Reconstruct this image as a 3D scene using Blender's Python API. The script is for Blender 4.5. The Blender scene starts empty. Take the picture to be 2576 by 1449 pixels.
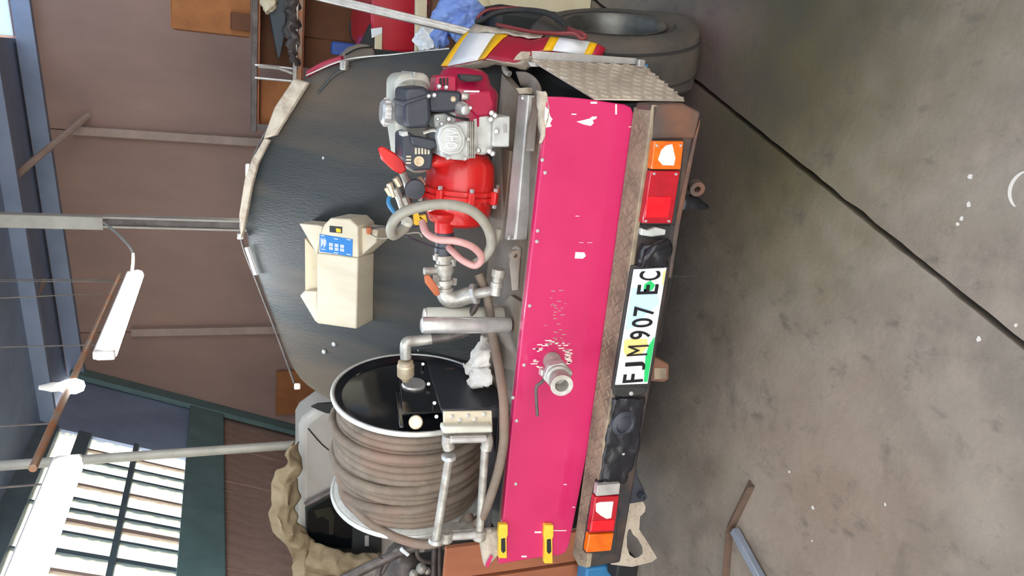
import bpy, bmesh, math, random
from mathutils import Vector, Matrix, noise
random.seed(7)
V = Vector
S = bpy.context.scene
C = S.collection

# ---------------------------------------------------------------- camera, sky, exposure
FPX, PITCH, YAW = 1920.0, math.radians(21), math.radians(16)
CAM = V((0, -2.4, 1.95))
FW = V((-math.sin(YAW)*math.cos(PITCH), math.cos(YAW)*math.cos(PITCH), -math.sin(PITCH)))
RT = V((math.cos(YAW), math.sin(YAW), 0))
DN = FW.cross(RT)
cd = bpy.data.cameras.new('camera'); cam = bpy.data.objects.new('camera', cd); C.objects.link(cam)
cd.sensor_fit = 'HORIZONTAL'; cd.sensor_width = 36; cd.lens = 36*FPX/2576; cd.clip_start = .02; cd.clip_end = 200
m = Matrix((DN, RT, -FW)).transposed().to_4x4(); m.translation = CAM      # phone held upright: picture's left is up
cam.matrix_world = m
S.camera = cam
S.view_settings.view_transform = 'Standard'; S.view_settings.look = 'None'
S.view_settings.gamma = 1; S.view_settings.use_curve_mapping = False
S.view_settings.exposure = 0.7
w = bpy.data.worlds.new('sky'); S.world = w; w.use_nodes = True
bg = w.node_tree.nodes['Background']; bg.inputs[0].default_value = (.97, .965, .95, 1); bg.inputs[1].default_value = 2.2

# ---------------------------------------------------------------- picture point -> real place
def ray(x, y): return FW*FPX + DN*(x-1288) + RT*(724.5-y)
def hit(x, y, p0, n):
    d = ray(x, y); return CAM + d*((p0-CAM).dot(n)/d.dot(n))
def P(x, y, Y): return hit(x, y, V((0, Y, 0)), V((0, 1, 0)))
def PX(x, y, X): return hit(x, y, V((X, 0, 0)), V((1, 0, 0)))
def PZ(x, y, Z): return hit(x, y, V((0, 0, Z)), V((0, 0, 1)))
SN = V((0, -1, .85)).normalized(); S0 = V((0, .6, .88))                    # black sloping lid
def PS(x, y, o=0): return hit(x, y, S0+SN*o, SN)
LN = V((1, 0, -.365)).normalized(); L0 = V((-3.383, 6, 3.156))             # leaning left wall
def PL(x, y, o=0): return hit(x, y, L0+LN*o, LN)

# ---------------------------------------------------------------- materials
def lin(c):
    return tuple(((v/255)/12.92 if v/255 < .04045 else ((v/255+.055)/1.055)**2.4) for v in c)
MATS = {}
def mat(name, c, rough=.5, metal=0, c2=None, scale=6, lo=.35, hi=.65, bump=0, bscale=60, coat=0, emit=None, alpha=None, stretch=None, c3=None, s3=2):
    m = bpy.data.materials.new(name); m.use_nodes = True; nt = m.node_tree; b = nt.nodes['Principled BSDF']
    b.inputs['Roughness'].default_value = rough; b.inputs['Metallic'].default_value = metal
    col = lin(c); b.inputs['Base Color'].default_value = (*col, 1)
    if coat: b.inputs['Coat Weight'].default_value = coat; b.inputs['Coat Roughness'].default_value = .08
    tc = nt.nodes.new('ShaderNodeTexCoord'); src = tc.outputs['Object']
    if stretch:
        mp = nt.nodes.new('ShaderNodeMapping'); mp.inputs['Scale'].default_value = stretch; nt.links.new(src, mp.inputs[0]); src = mp.outputs[0]
    if c2:
        n = nt.nodes.new('ShaderNodeTexNoise'); n.inputs['Scale'].default_value = scale; n.inputs['Detail'].default_value = 6; n.inputs['Roughness'].default_value = .65
        r = nt.nodes.new('ShaderNodeValToRGB'); e = r.color_ramp.elements
        e[0].position = lo; e[0].color = (*col, 1); e[1].position = hi; e[1].color = (*lin(c2), 1)
        nt.links.new(src, n.inputs['Vector']); nt.links.new(n.outputs[0], r.inputs[0]); out = r.outputs[0]
        if c3:
            n3 = nt.nodes.new('ShaderNodeTexNoise'); n3.inputs['Scale'].default_value = s3; n3.inputs['Detail'].default_value = 4
            r3 = nt.nodes.new('ShaderNodeValToRGB'); r3.color_ramp.elements[0].position = .45; r3.color_ramp.elements[1].position = .66
            r3.color_ramp.elements[0].color = (0, 0, 0, 1); r3.color_ramp.elements[1].color = (.8, .8, .8, 1)
            mx = nt.nodes.new('ShaderNodeMix'); mx.data_type = 'RGBA'; mx.inputs['B'].default_value = (*lin(c3), 1)
            nt.links.new(src, n3.inputs['Vector']); nt.links.new(n3.outputs[0], r3.inputs[0]); nt.links.new(r3.outputs[0], mx.inputs['Factor'])
            nt.links.new(out, mx.inputs['A']); out = mx.outputs['Result']
        nt.links.new(out, b.inputs['Base Color'])
    if bump:
        n2 = nt.nodes.new('ShaderNodeTexNoise'); n2.inputs['Scale'].default_value = bscale; n2.inputs['Detail'].default_value = 4
        bp = nt.nodes.new('ShaderNodeBump'); bp.inputs['Strength'].default_value = bump; bp.inputs['Distance'].default_value = .01
        nt.links.new(src, n2.inputs['Vector']); nt.links.new(n2.outputs[0], bp.inputs['Height']); nt.links.new(bp.outputs[0], b.inputs['Normal'])
    if emit:
        b.inputs['Emission Color'].default_value = (*lin(emit[0]), 1); b.inputs['Emission Strength'].default_value = emit[1]
    if alpha is not None:
        b.inputs['Alpha'].default_value = alpha
    MATS[name] = m
    return m
RED = mat('crimson gelcoat', (198, 40, 98), .32, 0, (188, 32, 88), 3, .3, .7, coat=.5)
SKIN = mat('old red gelcoat', (168, 24, 50), .4, 0, (150, 30, 52), 5, coat=.2)
CHIP = mat('chipped white gelcoat', (225, 215, 205), .8)
PALE = mat('raw fibreglass edge', (190, 178, 160), .8, 0, (150, 135, 118), 14, bump=.4)
BLACK = mat('black bitumen lining', (34, 38, 38), .5, 0, (48, 48, 44), 5, .3, .75, bump=.3, bscale=70, stretch=(3, .6, .6), c3=(88, 74, 58), s3=1.0)
GREY = mat('dusty grey steel', (142, 132, 122), .6, .05, (112, 101, 91), 5, c3=(120, 98, 78), s3=4)
DKGREY = mat('dark charcoal sheet steel', (58, 60, 66), .42, .2, (48, 48, 52), 5)
ALU = mat('dull aluminium', (190, 187, 183), .4, .45, (166, 162, 157), 12)
CHROME = mat('bright zinc', (222, 221, 219), .28, .6, (196, 192, 188), 20)
GALV = mat('galvanised fitting', (186, 184, 176), .4, .4, (150, 142, 132), 25)
BRASS = mat('brass fitting', (196, 170, 130), .4, .5, (215, 200, 175), 18)
STEP = mat('muddy tread plate', (158, 142, 118), .7, .05, (128, 114, 95), 9, bump=.3, c3=(98, 88, 76), s3=7)
WING = mat('worn aluminium tread plate', (192, 180, 163), .5, .15, (166, 152, 136), 8, bump=.15)
BUMP = mat('scuffed black bumper steel', (44, 44, 48), .5, .15, (78, 70, 66), 7, .42, .75, c3=(96, 72, 58), s3=5)
RUST = mat('rusty bumper end', (92, 78, 70), .7, .1, (60, 56, 56), 6, c3=(124, 82, 60), s3=5)
RUBBER = mat('black rubber', (36, 35, 36), .7, 0, (52, 50, 48), 8, bump=.2)
PLASTIC = mat('charcoal engine plastic', (46, 49, 60), .45, 0, (56, 58, 66), 6)
BPLAST = mat('torn black plastic', (24, 24, 28), .3, 0, (34, 34, 40), 10, bump=.5, bscale=18)
TYRE = mat('dusty tyre rubber', (62, 59, 54), .8, 0, (82, 75, 67), 7, bump=.3, c3=(86, 74, 64), s3=5)
RIM = mat('grey wheel rim', (104, 104, 100), .38, .6, (78, 76, 70), 8)
PUMPRED = mat('signal red cast paint', (214, 34, 30), .35, 0, (196, 28, 28), 4, coat=.3)
COVER = mat('crimson engine cover', (176, 18, 66), .35, 0, (160, 16, 58), 4, coat=.3)
IVORY = mat('ivory tank paint', (206, 204, 192), .4, 0, (190, 186, 172), 6)
LGREY = mat('light grey casting', (200, 202, 198), .42, .1, (176, 177, 172), 14)
CREAM = mat('cream plastic', (205, 194, 172), .55, 0, (190, 178, 154), 4, stretch=(4, 1, 1))
CREAMD = mat('yellowed cream plastic', (196, 180, 150), .6, 0, (176, 160, 130), 5)
BLUEL = mat('blue keypad label', (36, 112, 178), .4)
WHITE = mat('white print', (235, 238, 240), .5)
YELLOW = mat('yellow tape', (238, 186, 20), .5, 0, (225, 170, 10), 10)
YLATCH = mat('worn yellow latch', (224, 170, 22), .45, 0, (240, 200, 70), 12)
STRIPEW = mat('white reflective tape', (228, 230, 232), .35)
AMBER = mat('amber lens', (226, 108, 10), .18, 0, (205, 86, 8), 30, coat=.6)
LENS = mat('red lens', (178, 14, 34), .16, 0, (158, 10, 30), 30, coat=.6)
LENSB = mat('red lens painted lit spot', (232, 20, 38), .16, 0, (210, 12, 30), 30, coat=.6)  # brighter red paints the lit spot into the lens
CLEAR = mat('clear ribbed lens', (176, 172, 166), .2, 0, (150, 146, 142), 20, coat=.6)
REFL = mat('silver lamp reflector', (240, 238, 234), .22, .3)
PLATEW = mat('number plate white', (232, 236, 238), .35)
PBLUE = mat('number plate pale blue', (186, 214, 232), .4)
PYEL = mat('number plate sand yellow', (226, 204, 130), .4)
PGRN = mat('number plate green', (40, 190, 104), .4)
INK = mat('black embossed lettering', (16, 16, 20), .4)
HOSE = mat('dusty brown rubber hose', (124, 110, 95), .75, 0, (96, 84, 73), 9, bump=.2, c3=(130, 104, 90), s3=5)
HOSEG = mat('grey reinforced hose', (158, 154, 142), .45, 0, (138, 132, 118), 9)
PINK = mat('pink clear hose', (206, 156, 150), .35, 0, (190, 140, 136), 7)
ORANGE = mat('faded orange lever', (188, 106, 66), .5, 0, (170, 90, 56), 8)
RAG = mat('crumpled white rag', (226, 220, 214), .9, 0, (205, 196, 186), 8)
GLOSS = mat('gloss black reel paint', (16, 18, 22), .16, 0, (26, 28, 32), 3)
DISCW = mat('worn white reel rim', (206, 206, 200), .4, .2, (176, 174, 166), 9)
TARP = mat('khaki canvas', (160, 142, 112), .9, 0, (126, 108, 82), 4, bump=.3)
CAR = mat('pale grey car paint', (168, 162, 154), .4, 0, (156, 150, 142), 3)
GLASSD = mat('dark window glass', (14, 20, 22), .1, 0, None, alpha=.55)
DARK = mat('dark trim and interior shade', (22, 26, 28), .6, 0, (32, 34, 34), 4)
SEAT = mat('beige seat cloth', (190, 176, 142), .9, 0, (170, 156, 124), 8)
BOARD = mat('brown board', (176, 108, 74), .75, 0, (146, 88, 62), 5, stretch=(1, 1, .25))
CARTON = mat('brown cardboard', (170, 110, 62), .85, 0, (146, 92, 54), 4)
CARTOND = mat('dark brown cardboard', (112, 72, 46), .85, 0, (94, 60, 40), 4)
RUSTP = mat('orange rusty pipe', (168, 102, 54), .7, .2, (150, 136, 120), 9)
SCRAP = mat('scrap grey metal', (110, 102, 98), .5, .4, (78, 70, 66), 9)
BLUEBAG = mat('blue plastic bag', (136, 164, 226), .45, 0, (120, 148, 216), 6)
DBLUE = mat('dark blue grey plastic', (46, 58, 66), .5, 0, (58, 66, 70), 8)
BLUEC = mat('blue plastic', (48, 78, 146), .5)
BLUEP = mat('bright blue paint', (50, 120, 168), .5)
REDCAR = mat('red car paint', (186, 26, 44), .35, 0, (170, 22, 40), 4, coat=.4)
CREAMP = mat('cream painted post', (214, 202, 172), .6, 0, (200, 186, 152), 5)
MUDGR = mat('grey seat vinyl', (136, 126, 114), .6, 0, (120, 110, 100), 5)
CABLER = mat('dark red cable', (120, 44, 44), .5)
PIPEG = mat('grey painted bar', (132, 140, 152), .5, .2, (120, 126, 138), 8)
WALLB = mat('brown sheeting', (172, 140, 126), .75, 0, (150, 122, 112), 1.2, bump=.1, bscale=20, stretch=(1, 1, .4))
POSTG = mat('dusty purlin', (186, 164, 150), .7, 0, (168, 146, 134), 6)
POSTW = mat('pale steel post', (176, 170, 158), .55, .2, (156, 150, 138), 6)
TEAL = mat('teal painted steel', (108, 136, 134), .6, 0, (94, 118, 118), 4)
ROOFM = mat('hazy blue grey roof sheeting', (150, 164, 190), .6, 0, (130, 144, 168), 1.5)  # pale blue tint puts the glare haze into the sheet colour
PLANK = mat('dark plank', (178, 148, 132), .8, 0, (150, 122, 110), 6, stretch=(1, 1, .3))
FRAMEM = mat('dark window bar', (96, 112, 118), .6, 0, (80, 96, 104), 6)
TUBE = mat('lit fluorescent tube', (255, 255, 255), .5, emit=((245, 252, 255), 40))
BULB = mat('lit lamp', (255, 255, 255), .5, emit=((250, 255, 255), 30))
FITTING = mat('lamp fitting', (224, 220, 212), .5)
# translucent dirty window sheet
PANE = bpy.data.materials.new('dirty window pane'); PANE.use_nodes = True
nt = PANE.node_tree; nt.nodes.clear()
o_ = nt.nodes.new('ShaderNodeOutputMaterial'); mx_ = nt.nodes.new('ShaderNodeMixShader'); tr_ = nt.nodes.new('ShaderNodeBsdfTransparent'); tl_ = nt.nodes.new('ShaderNodeBsdfTranslucent')
nz_ = nt.nodes.new('ShaderNodeTexNoise'); nz_.inputs['Scale'].default_value = 3
rp_ = nt.nodes.new('ShaderNodeValToRGB'); rp_.color_ramp.elements[0].position = .4; rp_.color_ramp.elements[0].color = (.05, .05, .05, 1); rp_.color_ramp.elements[1].position = .7; rp_.color_ramp.elements[1].color = (.5, .5, .5, 1)
tr_.inputs[0].default_value = (.97, 1, .96, 1); tl_.inputs[0].default_value = (.85, .8, .62, 1)
nt.links.new(nz_.outputs[0], rp_.inputs[0]); nt.links.new(rp_.outputs[0], mx_.inputs[0]); nt.links.new(tr_.outputs[0], mx_.inputs[1]); nt.links.new(tl_.outputs[0], mx_.inputs[2]); nt.links.new(mx_.outputs[0], o_.inputs[0])
SKYL = bpy.data.materials.new('bluish added skylight'); SKYL.use_nodes = True
nt = SKYL.node_tree; nt.nodes.clear()
o_ = nt.nodes.new('ShaderNodeOutputMaterial'); mx_ = nt.nodes.new('ShaderNodeMixShader'); tr_ = nt.nodes.new('ShaderNodeBsdfTransparent'); tl_ = nt.nodes.new('ShaderNodeBsdfTranslucent')
tr_.inputs[0].default_value = (.84, .88, .94, 1); tl_.inputs[0].default_value = (.5, .58, .68, 1); mx_.inputs[0].default_value = 1
nt.links.new(tr_.outputs[0], mx_.inputs[1]); nt.links.new(tl_.outputs[0], mx_.inputs[2]); nt.links.new(mx_.outputs[0], o_.inputs[0])
# stained concrete floor
FLOOR = bpy.data.materials.new('stained concrete'); FLOOR.use_nodes = True
nt = FLOOR.node_tree; b_ = nt.nodes['Principled BSDF']
def nnode(scale, detail, p0, p1, inv=False, off=(0, 0, 0), st=(1, 1, 1)):
    tc = nt.nodes.new('ShaderNodeTexCoord'); mp = nt.nodes.new('ShaderNodeMapping'); mp.inputs['Location'].default_value = off; mp.inputs['Scale'].default_value = st
    n = nt.nodes.new('ShaderNodeTexNoise'); n.inputs['Scale'].default_value = scale; n.inputs['Detail'].default_value = detail; n.inputs['Roughness'].default_value = .6
    r = nt.nodes.new('ShaderNodeMapRange'); r.inputs[1].default_value = p0; r.inputs[2].default_value = p1
    nt.links.new(tc.outputs['Object'], mp.inputs[0]); nt.links.new(mp.outputs[0], n.inputs['Vector']); nt.links.new(n.outputs[0], r.inputs[0])
    return r.outputs[0]
def spot(x, y, r0, r1, sx=1, sy=1, wob=.5):
    tc = nt.nodes.new('ShaderNodeTexCoord'); mp = nt.nodes.new('ShaderNodeMapping'); mp.inputs['Location'].default_value = (-x*sx, -y*sy, 0); mp.inputs['Scale'].default_value = (sx, sy, 1)
    n = nt.nodes.new('ShaderNodeTexNoise'); n.inputs['Scale'].default_value = 4; n.inputs['Detail'].default_value = 4
    le = nt.nodes.new('ShaderNodeVectorMath'); le.operation = 'LENGTH'; ad = nt.nodes.new('ShaderNodeMath'); ad.operation = 'MULTIPLY_ADD'; ad.inputs[1].default_value = wob; 
    r = nt.nodes.new('ShaderNodeMapRange'); r.inputs[1].default_value = r1+wob*.5; r.inputs[2].default_value = r0+wob*.5
    nt.links.new(tc.outputs['Object'], mp.inputs[0]); nt.links.new(tc.outputs['Object'], n.inputs['Vector']); nt.links.new(mp.outputs[0], le.inputs[0])
    nt.links.new(n.outputs[0], ad.inputs[0]); nt.links.new(le.outputs['Value'], ad.inputs[2]); nt.links.new(ad.outputs[0], r.inputs[0])
    return r.outputs[0]
def layer(prev, c, fac, k):
    mu = nt.nodes.new('ShaderNodeMath'); mu.operation = 'MULTIPLY'; mu.inputs[1].default_value = k; nt.links.new(fac, mu.inputs[0])
    x = nt.nodes.new('ShaderNodeMix'); x.data_type = 'RGBA'; x.inputs['B'].default_value = (*lin(c), 1); nt.links.new(mu.outputs[0], x.inputs['Factor'])
    if isinstance(prev, tuple): x.inputs['A'].default_value = (*lin(prev), 1)
    else: nt.links.new(prev, x.inputs['A'])
    return x.outputs['Result']
q = layer((134, 125, 113), (110, 101, 90), nnode(2.2, 8, .38, .62), 1)
q = layer(q, (146, 133, 119), nnode(7, 6, .5, .75, off=(3, 1, 0)), .6)
q = layer(q, (98, 88, 58), spot(.12, -.42, .15, .9, .8, .8, .6), 1)          # oily olive stain
q = layer(q, (56, 52, 38), spot(.42, -.5, .05, .7, .8, .8, .5), .9)
q = layer(q, (60, 54, 44), spot(.3, -.02, .02, .16, 1.6, .5, .15), .7)
q = layer(q, (124, 98, 88), spot(.12, .1, .05, .35, 1.6, .8, .5), .8)          # reddish run
q = layer(q, (106, 80, 70), spot(-.2, .15, .05, .45, 1, 1, .6), .8)
q = layer(q, (74, 74, 80), spot(-.75, .35, .2, 1.0, .6, 1, .6), .75)           # darker blue-grey under the truck
q = layer(q, (140, 118, 100), spot(-1.2, -1.1, .1, .8, 1, 1, .6), .5)
q = layer(q, (70, 66, 62), nnode(16, 6, .58, .72, off=(7, 2, 0), st=(1, .6, 1)), .5)
q = layer(q, (70, 64, 58), nnode(5, 5, .58, .74, off=(1, 9, 0)), .45)
nt.links.new(q, b_.inputs['Base Color']); b_.inputs['Roughness'].default_value = .62
bn = nt.nodes.new('ShaderNodeBump'); bn.inputs['Strength'].default_value = .25; bn.inputs['Distance'].default_value = .01
nt.links.new(nnode(40, 6, 0, 1), bn.inputs['Height']); nt.links.new(bn.outputs[0], b_.inputs['Normal'])

# ---------------------------------------------------------------- mesh helpers
def NB(): return bmesh.new()
def prism(bm, pts, vec):
    a = [bm.verts.new(p) for p in pts]; b = [bm.verts.new(V(p)+vec) for p in pts]; n = len(a)
    bm.faces.new(a); bm.faces.new(b[::-1])
    for i in range(n): bm.faces.new((a[i], b[i], b[(i+1) % n], a[(i+1) % n]))
    return bm
def pp(pts, Y, depth, bm=None): return prism(bm or NB(), [P(x, y, Y) for x, y in pts], V((0, depth, 0)))
def rc(x0, y0, x1, y1): return [(x0, y0), (x0, y1), (x1, y1), (x1, y0)]
def box(c, s, ax=None, bm=None):
    bm = bm or NB(); c = V(c); ax = ax or (V((1, 0, 0)), V((0, 1, 0)), V((0, 0, 1)))
    a, b, d = [ax[i].normalized()*s[i]/2 for i in range(3)]
    return prism(bm, [c-a-b-d, c+a-b-d, c+a+b-d, c-a+b-d], d*2)
def frame_of(t):
    t = t.normalized(); u = t.orthogonal().normalized(); return u, t.cross(u)
def smooth_pts(pts, k=6):
    pts = [V(p) for p in pts]; out = []
    for i in range(len(pts)-1):
        p0, p1, p2, p3 = pts[max(i-1, 0)], pts[i], pts[i+1], pts[min(i+2, len(pts)-1)]
        for j in range(k):
            t = j/k; out.append(.5*((2*p1)+(p2-p0)*t+(2*p0-5*p1+4*p2-p3)*t*t+(3*p1-p0-3*p2+p3)*t**3))
    return out+[pts[-1]]
def tube(pts, r, n=10, k=6, bm=None, rs=None):
    bm = bm or NB(); pts = smooth_pts(pts, k) if k > 1 and len(pts) > 2 else [V(p) for p in pts]
    u = None; rings = []
    for i, p in enumerate(pts):
        t = (pts[min(i+1, len(pts)-1)]-pts[max(i-1, 0)]).normalized()
        u = frame_of(t)[0] if u is None else (u-t*u.dot(t)).normalized()
        v = t.cross(u); rr = r if rs is None else r*rs(i/(len(pts)-1))
        rings.append([bm.verts.new(p+(u*math.cos(a)+v*math.sin(a))*rr) for a in [2*math.pi*j/n for j in range(n)]])
    for A, B in zip(rings, rings[1:]):
        for j in range(n): bm.faces.new((A[j], A[(j+1) % n], B[(j+1) % n], B[j]))
    bm.faces.new(rings[0][::-1]); bm.faces.new(rings[-1])
    return bm
def lathe(o, ax, prof, n=28, bm=None, closed=False):
    bm = bm or NB(); o = V(o); ax = V(ax).normalized(); u, v = frame_of(ax); rings = []
    for r, h in prof:
        if r < 1e-5: rings.append([bm.verts.new(o+ax*h)])
        else: rings.append([bm.verts.new(o+ax*h+(u*math.cos(2*math.pi*j/n)+v*math.sin(2*math.pi*j/n))*r) for j in range(n)])
    pairs = list(zip(rings, rings[1:]))+([(rings[-1], rings[0])] if closed else [])
    for A, B in pairs:
        for j in range(n):
            k = (j+1) % n
            if len(A) == 1 and len(B) == 1: continue
            if len(A) == 1: bm.faces.new((A[0], B[k], B[j]))
            elif len(B) == 1: bm.faces.new((A[j], A[k], B[0]))
            else: bm.faces.new((A[j], A[k], B[k], B[j]))
    if not closed:
        if len(rings[0]) > 1: bm.faces.new(rings[0][::-1])
        if len(rings[-1]) > 1: bm.faces.new(rings[-1])
    return bm
def cyl(a, b, r, n=20, bm=None):
    a, b = V(a), V(b); L = (b-a).length; e = min(r*.15, L*.2)
    return lathe(a, b-a, [(r-e, 0), (r, e), (r, L-e), (r-e, L)], n, bm)
def loft(A, B, bulge, nn=10, amp=.02, freq=6, k=5, bm=None):
    bm = bm or NB(); A, B = smooth_pts(A, k), smooth_pts(B, k); rows = []
    for a, b in zip(A, B):
        row = []
        for j in range(nn+1):
            t = j/nn; p = a.lerp(b, t)+V(bulge)*math.sin(math.pi*t)
            q = noise.noise_vector(p*freq)*amp + noise.noise_vector(p*freq*2.7)*amp*.5
            row.append(bm.verts.new(p+q))
        rows.append(row)
    for r, s in zip(rows, rows[1:]):
        for j in range(nn): bm.faces.new((r[j], r[j+1], s[j+1], s[j]))
    return bm
def blob(c, s, amp=.2, freq=6, sub=4):
    bm = NB(); bmesh.ops.create_icosphere(bm, subdivisions=sub, radius=1)
    for v in bm.verts:
        n = v.co.normalized(); k = 1+amp*noise.noise(n*freq*.4+V(c)*3)+amp*.5*abs(noise.noise(n*freq+V(c)))
        v.co = V(c)+V((n.x*s[0], n.y*s[1], n.z*s[2]))*k
    return bm
def put(o, root):
    if root is not None:
        o.parent = root; o.matrix_parent_inverse = root_inv(root)
def root_inv(r):
    l = V((0, 0, 0)); q = r
    while q is not None: l += q.location; q = q.parent
    return Matrix.Translation(-l)
ABS = {}
def obj(name, bm, m, parent=None, bevel=0, seg=2, smooth=True, solid=0, sub=0):
    bmesh.ops.recalc_face_normals(bm, faces=bm.faces)
    me = bpy.data.meshes.new(name)
    if parent is None:
        xs = [v.co for v in bm.verts]; c = V((sum(v.x for v in xs)/len(xs), sum(v.y for v in xs)/len(xs), min(v.z for v in xs)))
    else:
        xs = [v.co for v in bm.verts]; c = sum(xs, V())/len(xs)
    for v in bm.verts: v.co -= c
    bm.to_mesh(me); bm.free(); me.materials.append(m)
    o = bpy.data.objects.new(name, me); C.objects.link(o); ABS[o] = c
    if parent is None: o.location = c
    else: o.parent = parent; o.location = c-ABS[parent]
    if smooth:
        for p in me.polygons: p.use_smooth = True
        me.set_sharp_from_angle(angle=math.radians(38))
    if solid:
        q = o.modifiers.new('solid', 'SOLIDIFY'); q.thickness = solid; q.offset = 0
    if sub:
        q = o.modifiers.new('sub', 'SUBSURF'); q.levels = sub; q.render_levels = sub
    if bevel:
        q = o.modifiers.new('bevel', 'BEVEL'); q.width = bevel; q.segments = seg; q.limit_method = 'ANGLE'; q.angle_limit = math.radians(40)
    return o
def tag(o, label=None, cat=None, group=None, kind=None):
    if label: o['label'] = label
    if cat: o['category'] = cat
    if group: o['group'] = group
    if kind: o['kind'] = kind
    return o
def thing(name, loc, label, cat, group=None):
    o = bpy.data.objects.new(name, None); C.objects.link(o); o.location = loc; o.empty_display_size = .1; ABS[o] = V(loc)
    return tag(o, label, cat, group)
def struct(name, bm, m, **k):
    o = obj(name, bm, m, **k)
    if not k.get('parent'): o['kind'] = 'structure'
    return o
def text(name, body, m, parent, c, width, height, ax=(V((1, 0, 0)), V((0, 0, 1))), thick=.002, bold=0):
    cu = bpy.data.curves.new('t', 'FONT'); cu.body = body; cu.align_x = 'CENTER'; cu.align_y = 'CENTER'; cu.extrude = .5; cu.offset = bold
    t = bpy.data.objects.new('t', cu); C.objects.link(t); bpy.context.view_layer.update()
    me = bpy.data.meshes.new_from_object(t); bpy.data.objects.remove(t)
    xs = [v.co.x for v in me.vertices]; ys = [v.co.y for v in me.vertices]; zs = [v.co.z for v in me.vertices]
    a, b = ax[0].normalized(), ax[1].normalized(); nrm = a.cross(b)
    cx, cy = (max(xs)+min(xs))/2, (max(ys)+min(ys))/2; sx, sy = width/(max(xs)-min(xs)), height/(max(ys)-min(ys)); sz = thick/(max(zs)-min(zs))
    for v in me.vertices: v.co = a*((v.co.x-cx)*sx)+b*((v.co.y-cy)*sy)+nrm*(v.co.z*sz)
    me.materials.clear(); me.materials.append(m); me.name = name
    o = bpy.data.objects.new(name, me); C.objects.link(o); ABS[o] = V(c)
    o.parent = parent; o.location = V(c)-ABS[parent]
    return o
X1, Y1, Z1 = V((1, 0, 0)), V((0, 1, 0)), V((0, 0, 1))
def bolt(name, p, ax, r, h, m, parent): return obj(name, lathe(p, ax, [(r, 0), (r, h*.7), (r*.7, h)], 6), m, parent)

# ================================================================ THE SETTING
fl = struct('floor', box((0, 0, -.11), (16, 20, .1)), RUBBER)
jd = (PZ(2576, 870, 0)-PZ(1780, 230, 0)); jd.z = 0; jd.normalize(); jn = V((-jd.y, jd.x, 0)); j0 = PZ(1780, 230, 0)
def slab(side):
    bm = NB(); a = j0+jn*side*.007; N = 60; top = []
    for i in range(N+1):
        t = -9+18*i/N; f = 1 if abs(t) < 4 else 0
        top.append(a+jd*t+jn*side*f*.006*noise.noise(V((t*6, side*3, 0))))
    # dense near part so the broken edge reads
    fine = [a+jd*(-2.5+5*i/160)+jn*side*.006*(.5+noise.noise(V((i*.35, side*5, 0)))) for i in range(161)]
    pts = [a-jd*9]+fine+[a+jd*9, a+jd*9+jn*side*9, a-jd*9+jn*side*9]
    return prism(bm, pts, V((0, 0, -.06)))
for s in (-1, 1): obj('concrete_slab', slab(s), FLOOR, fl, smooth=False)
PAINTW = mat('white paint splash', (196, 192, 184), .7)
for i, (x, y, r) in enumerate([(2440, 445, .009), (2437, 515, .009), (2419, 550, .007), (2409, 563, .006), (2045, 1278, .008), (2463, 853, .008), (2227, 1269, .005), (2555, 818, .006), (1985, 1187, .006), (2043, 1360, .004)]):
    c = PZ(x, y, 0); bm = NB()
    prism(bm, [c+V((math.cos(a)*r*random.uniform(.6, 1.3), math.sin(a)*r*random.uniform(.6, 1.2), .0006)) for a in [k*.7 for k in range(9)]], V((0, 0, -.004)))
    obj('paint_spot', bm, PAINTW, fl)
cA = PZ(2590, 480, 0); rr = (PZ(2540, 485, 0)-cA).length
bm = NB(); ring = []
for i in range(25):
    a = math.radians(90-62+124*i/24); wv = .009*math.sin(math.pi*i/24)**.5+.001
    d = V((math.cos(a), math.sin(a), 0)); ring.append((cA+d*(rr+wv*.5), cA+d*(rr-wv*.5)))
pts = [q[0] for q in ring]+[q[1] for q in ring[::-1]]
prism(bm, [p+V((0, 0, .001)) for p in pts], V((0, 0, -.005)))
tag(obj('paint_arc', bm, PAINTW, fl), 'curved white paint mark')

# back wall: sheets between purlins, cut by the roof slope and the leaning left wall
def roofz(X): return 3.41+.08*(X+1.9)
def leanx(Z): return -3.383-(3.156-Z)*.365
wb = struct('wall_back', prism(NB(), [V((leanx(0), 6.06, 0)), V((6, 6.06, 0)), V((6, 6.06, roofz(6)+.3)), V((leanx(3.3), 6.06, roofz(-3.4)+.3))], V((0, .08, 0))), PLANK)
xs = [leanx(0)-.1]+[P(500, y, 6).x for y in (1130, 832, 555, 348)]+[.6, 1.6, 2.6, 3.6, 4.8, 6]
for i in range(len(xs)-1):
    a, b = xs[i]+.004, xs[i+1]-.004
    def zt(X): return roofz(X)+.2
    bl = max(a, leanx(0)); pts = [V((bl, 6, 0)), V((b, 6, 0)), V((b, 6, zt(b)))]
    if a < leanx(3.2): pts = [V((leanx(0), 6, 0)), V((b, 6, 0)), V((b, 6, zt(b))), V((leanx(3.3), 6, zt(-3.4)))] if b > leanx(3.3) else [V((leanx(0), 6, 0)), V((b, 6, 0)), V((b, 6, 3.156-(-3.383-b)/.365))]
    else: pts.append(V((a, 6, zt(a))))
    obj('wall_sheet', prism(NB(), pts, V((0, .06, 0))), WALLB, wb, smooth=False)
for y, wd in ((348, .085), (832, .085)):
    p = P(500, y, 5.95); k = P(180 if y < 400 else 330, y, 5.95)
    obj('purlin', box((p.x, 5.95, (k.z+.0)/2), (wd, .09, k.z)), POSTG, wb, bevel=.008)
bm = box((-1.2, 5.93, 0), (.01, .01, .01)); bm.free()
t1 = struct('trim_1', prism(NB(), [V((leanx(3.3), 5.9, roofz(-3.4)-.05)), V((6, 5.9, roofz(6)-.05)), V((6, 5.9, roofz(6)+.1)), V((leanx(3.3), 5.9, roofz(-3.4)+.1))], V((0, .1, 0))), ROOFM)
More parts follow.
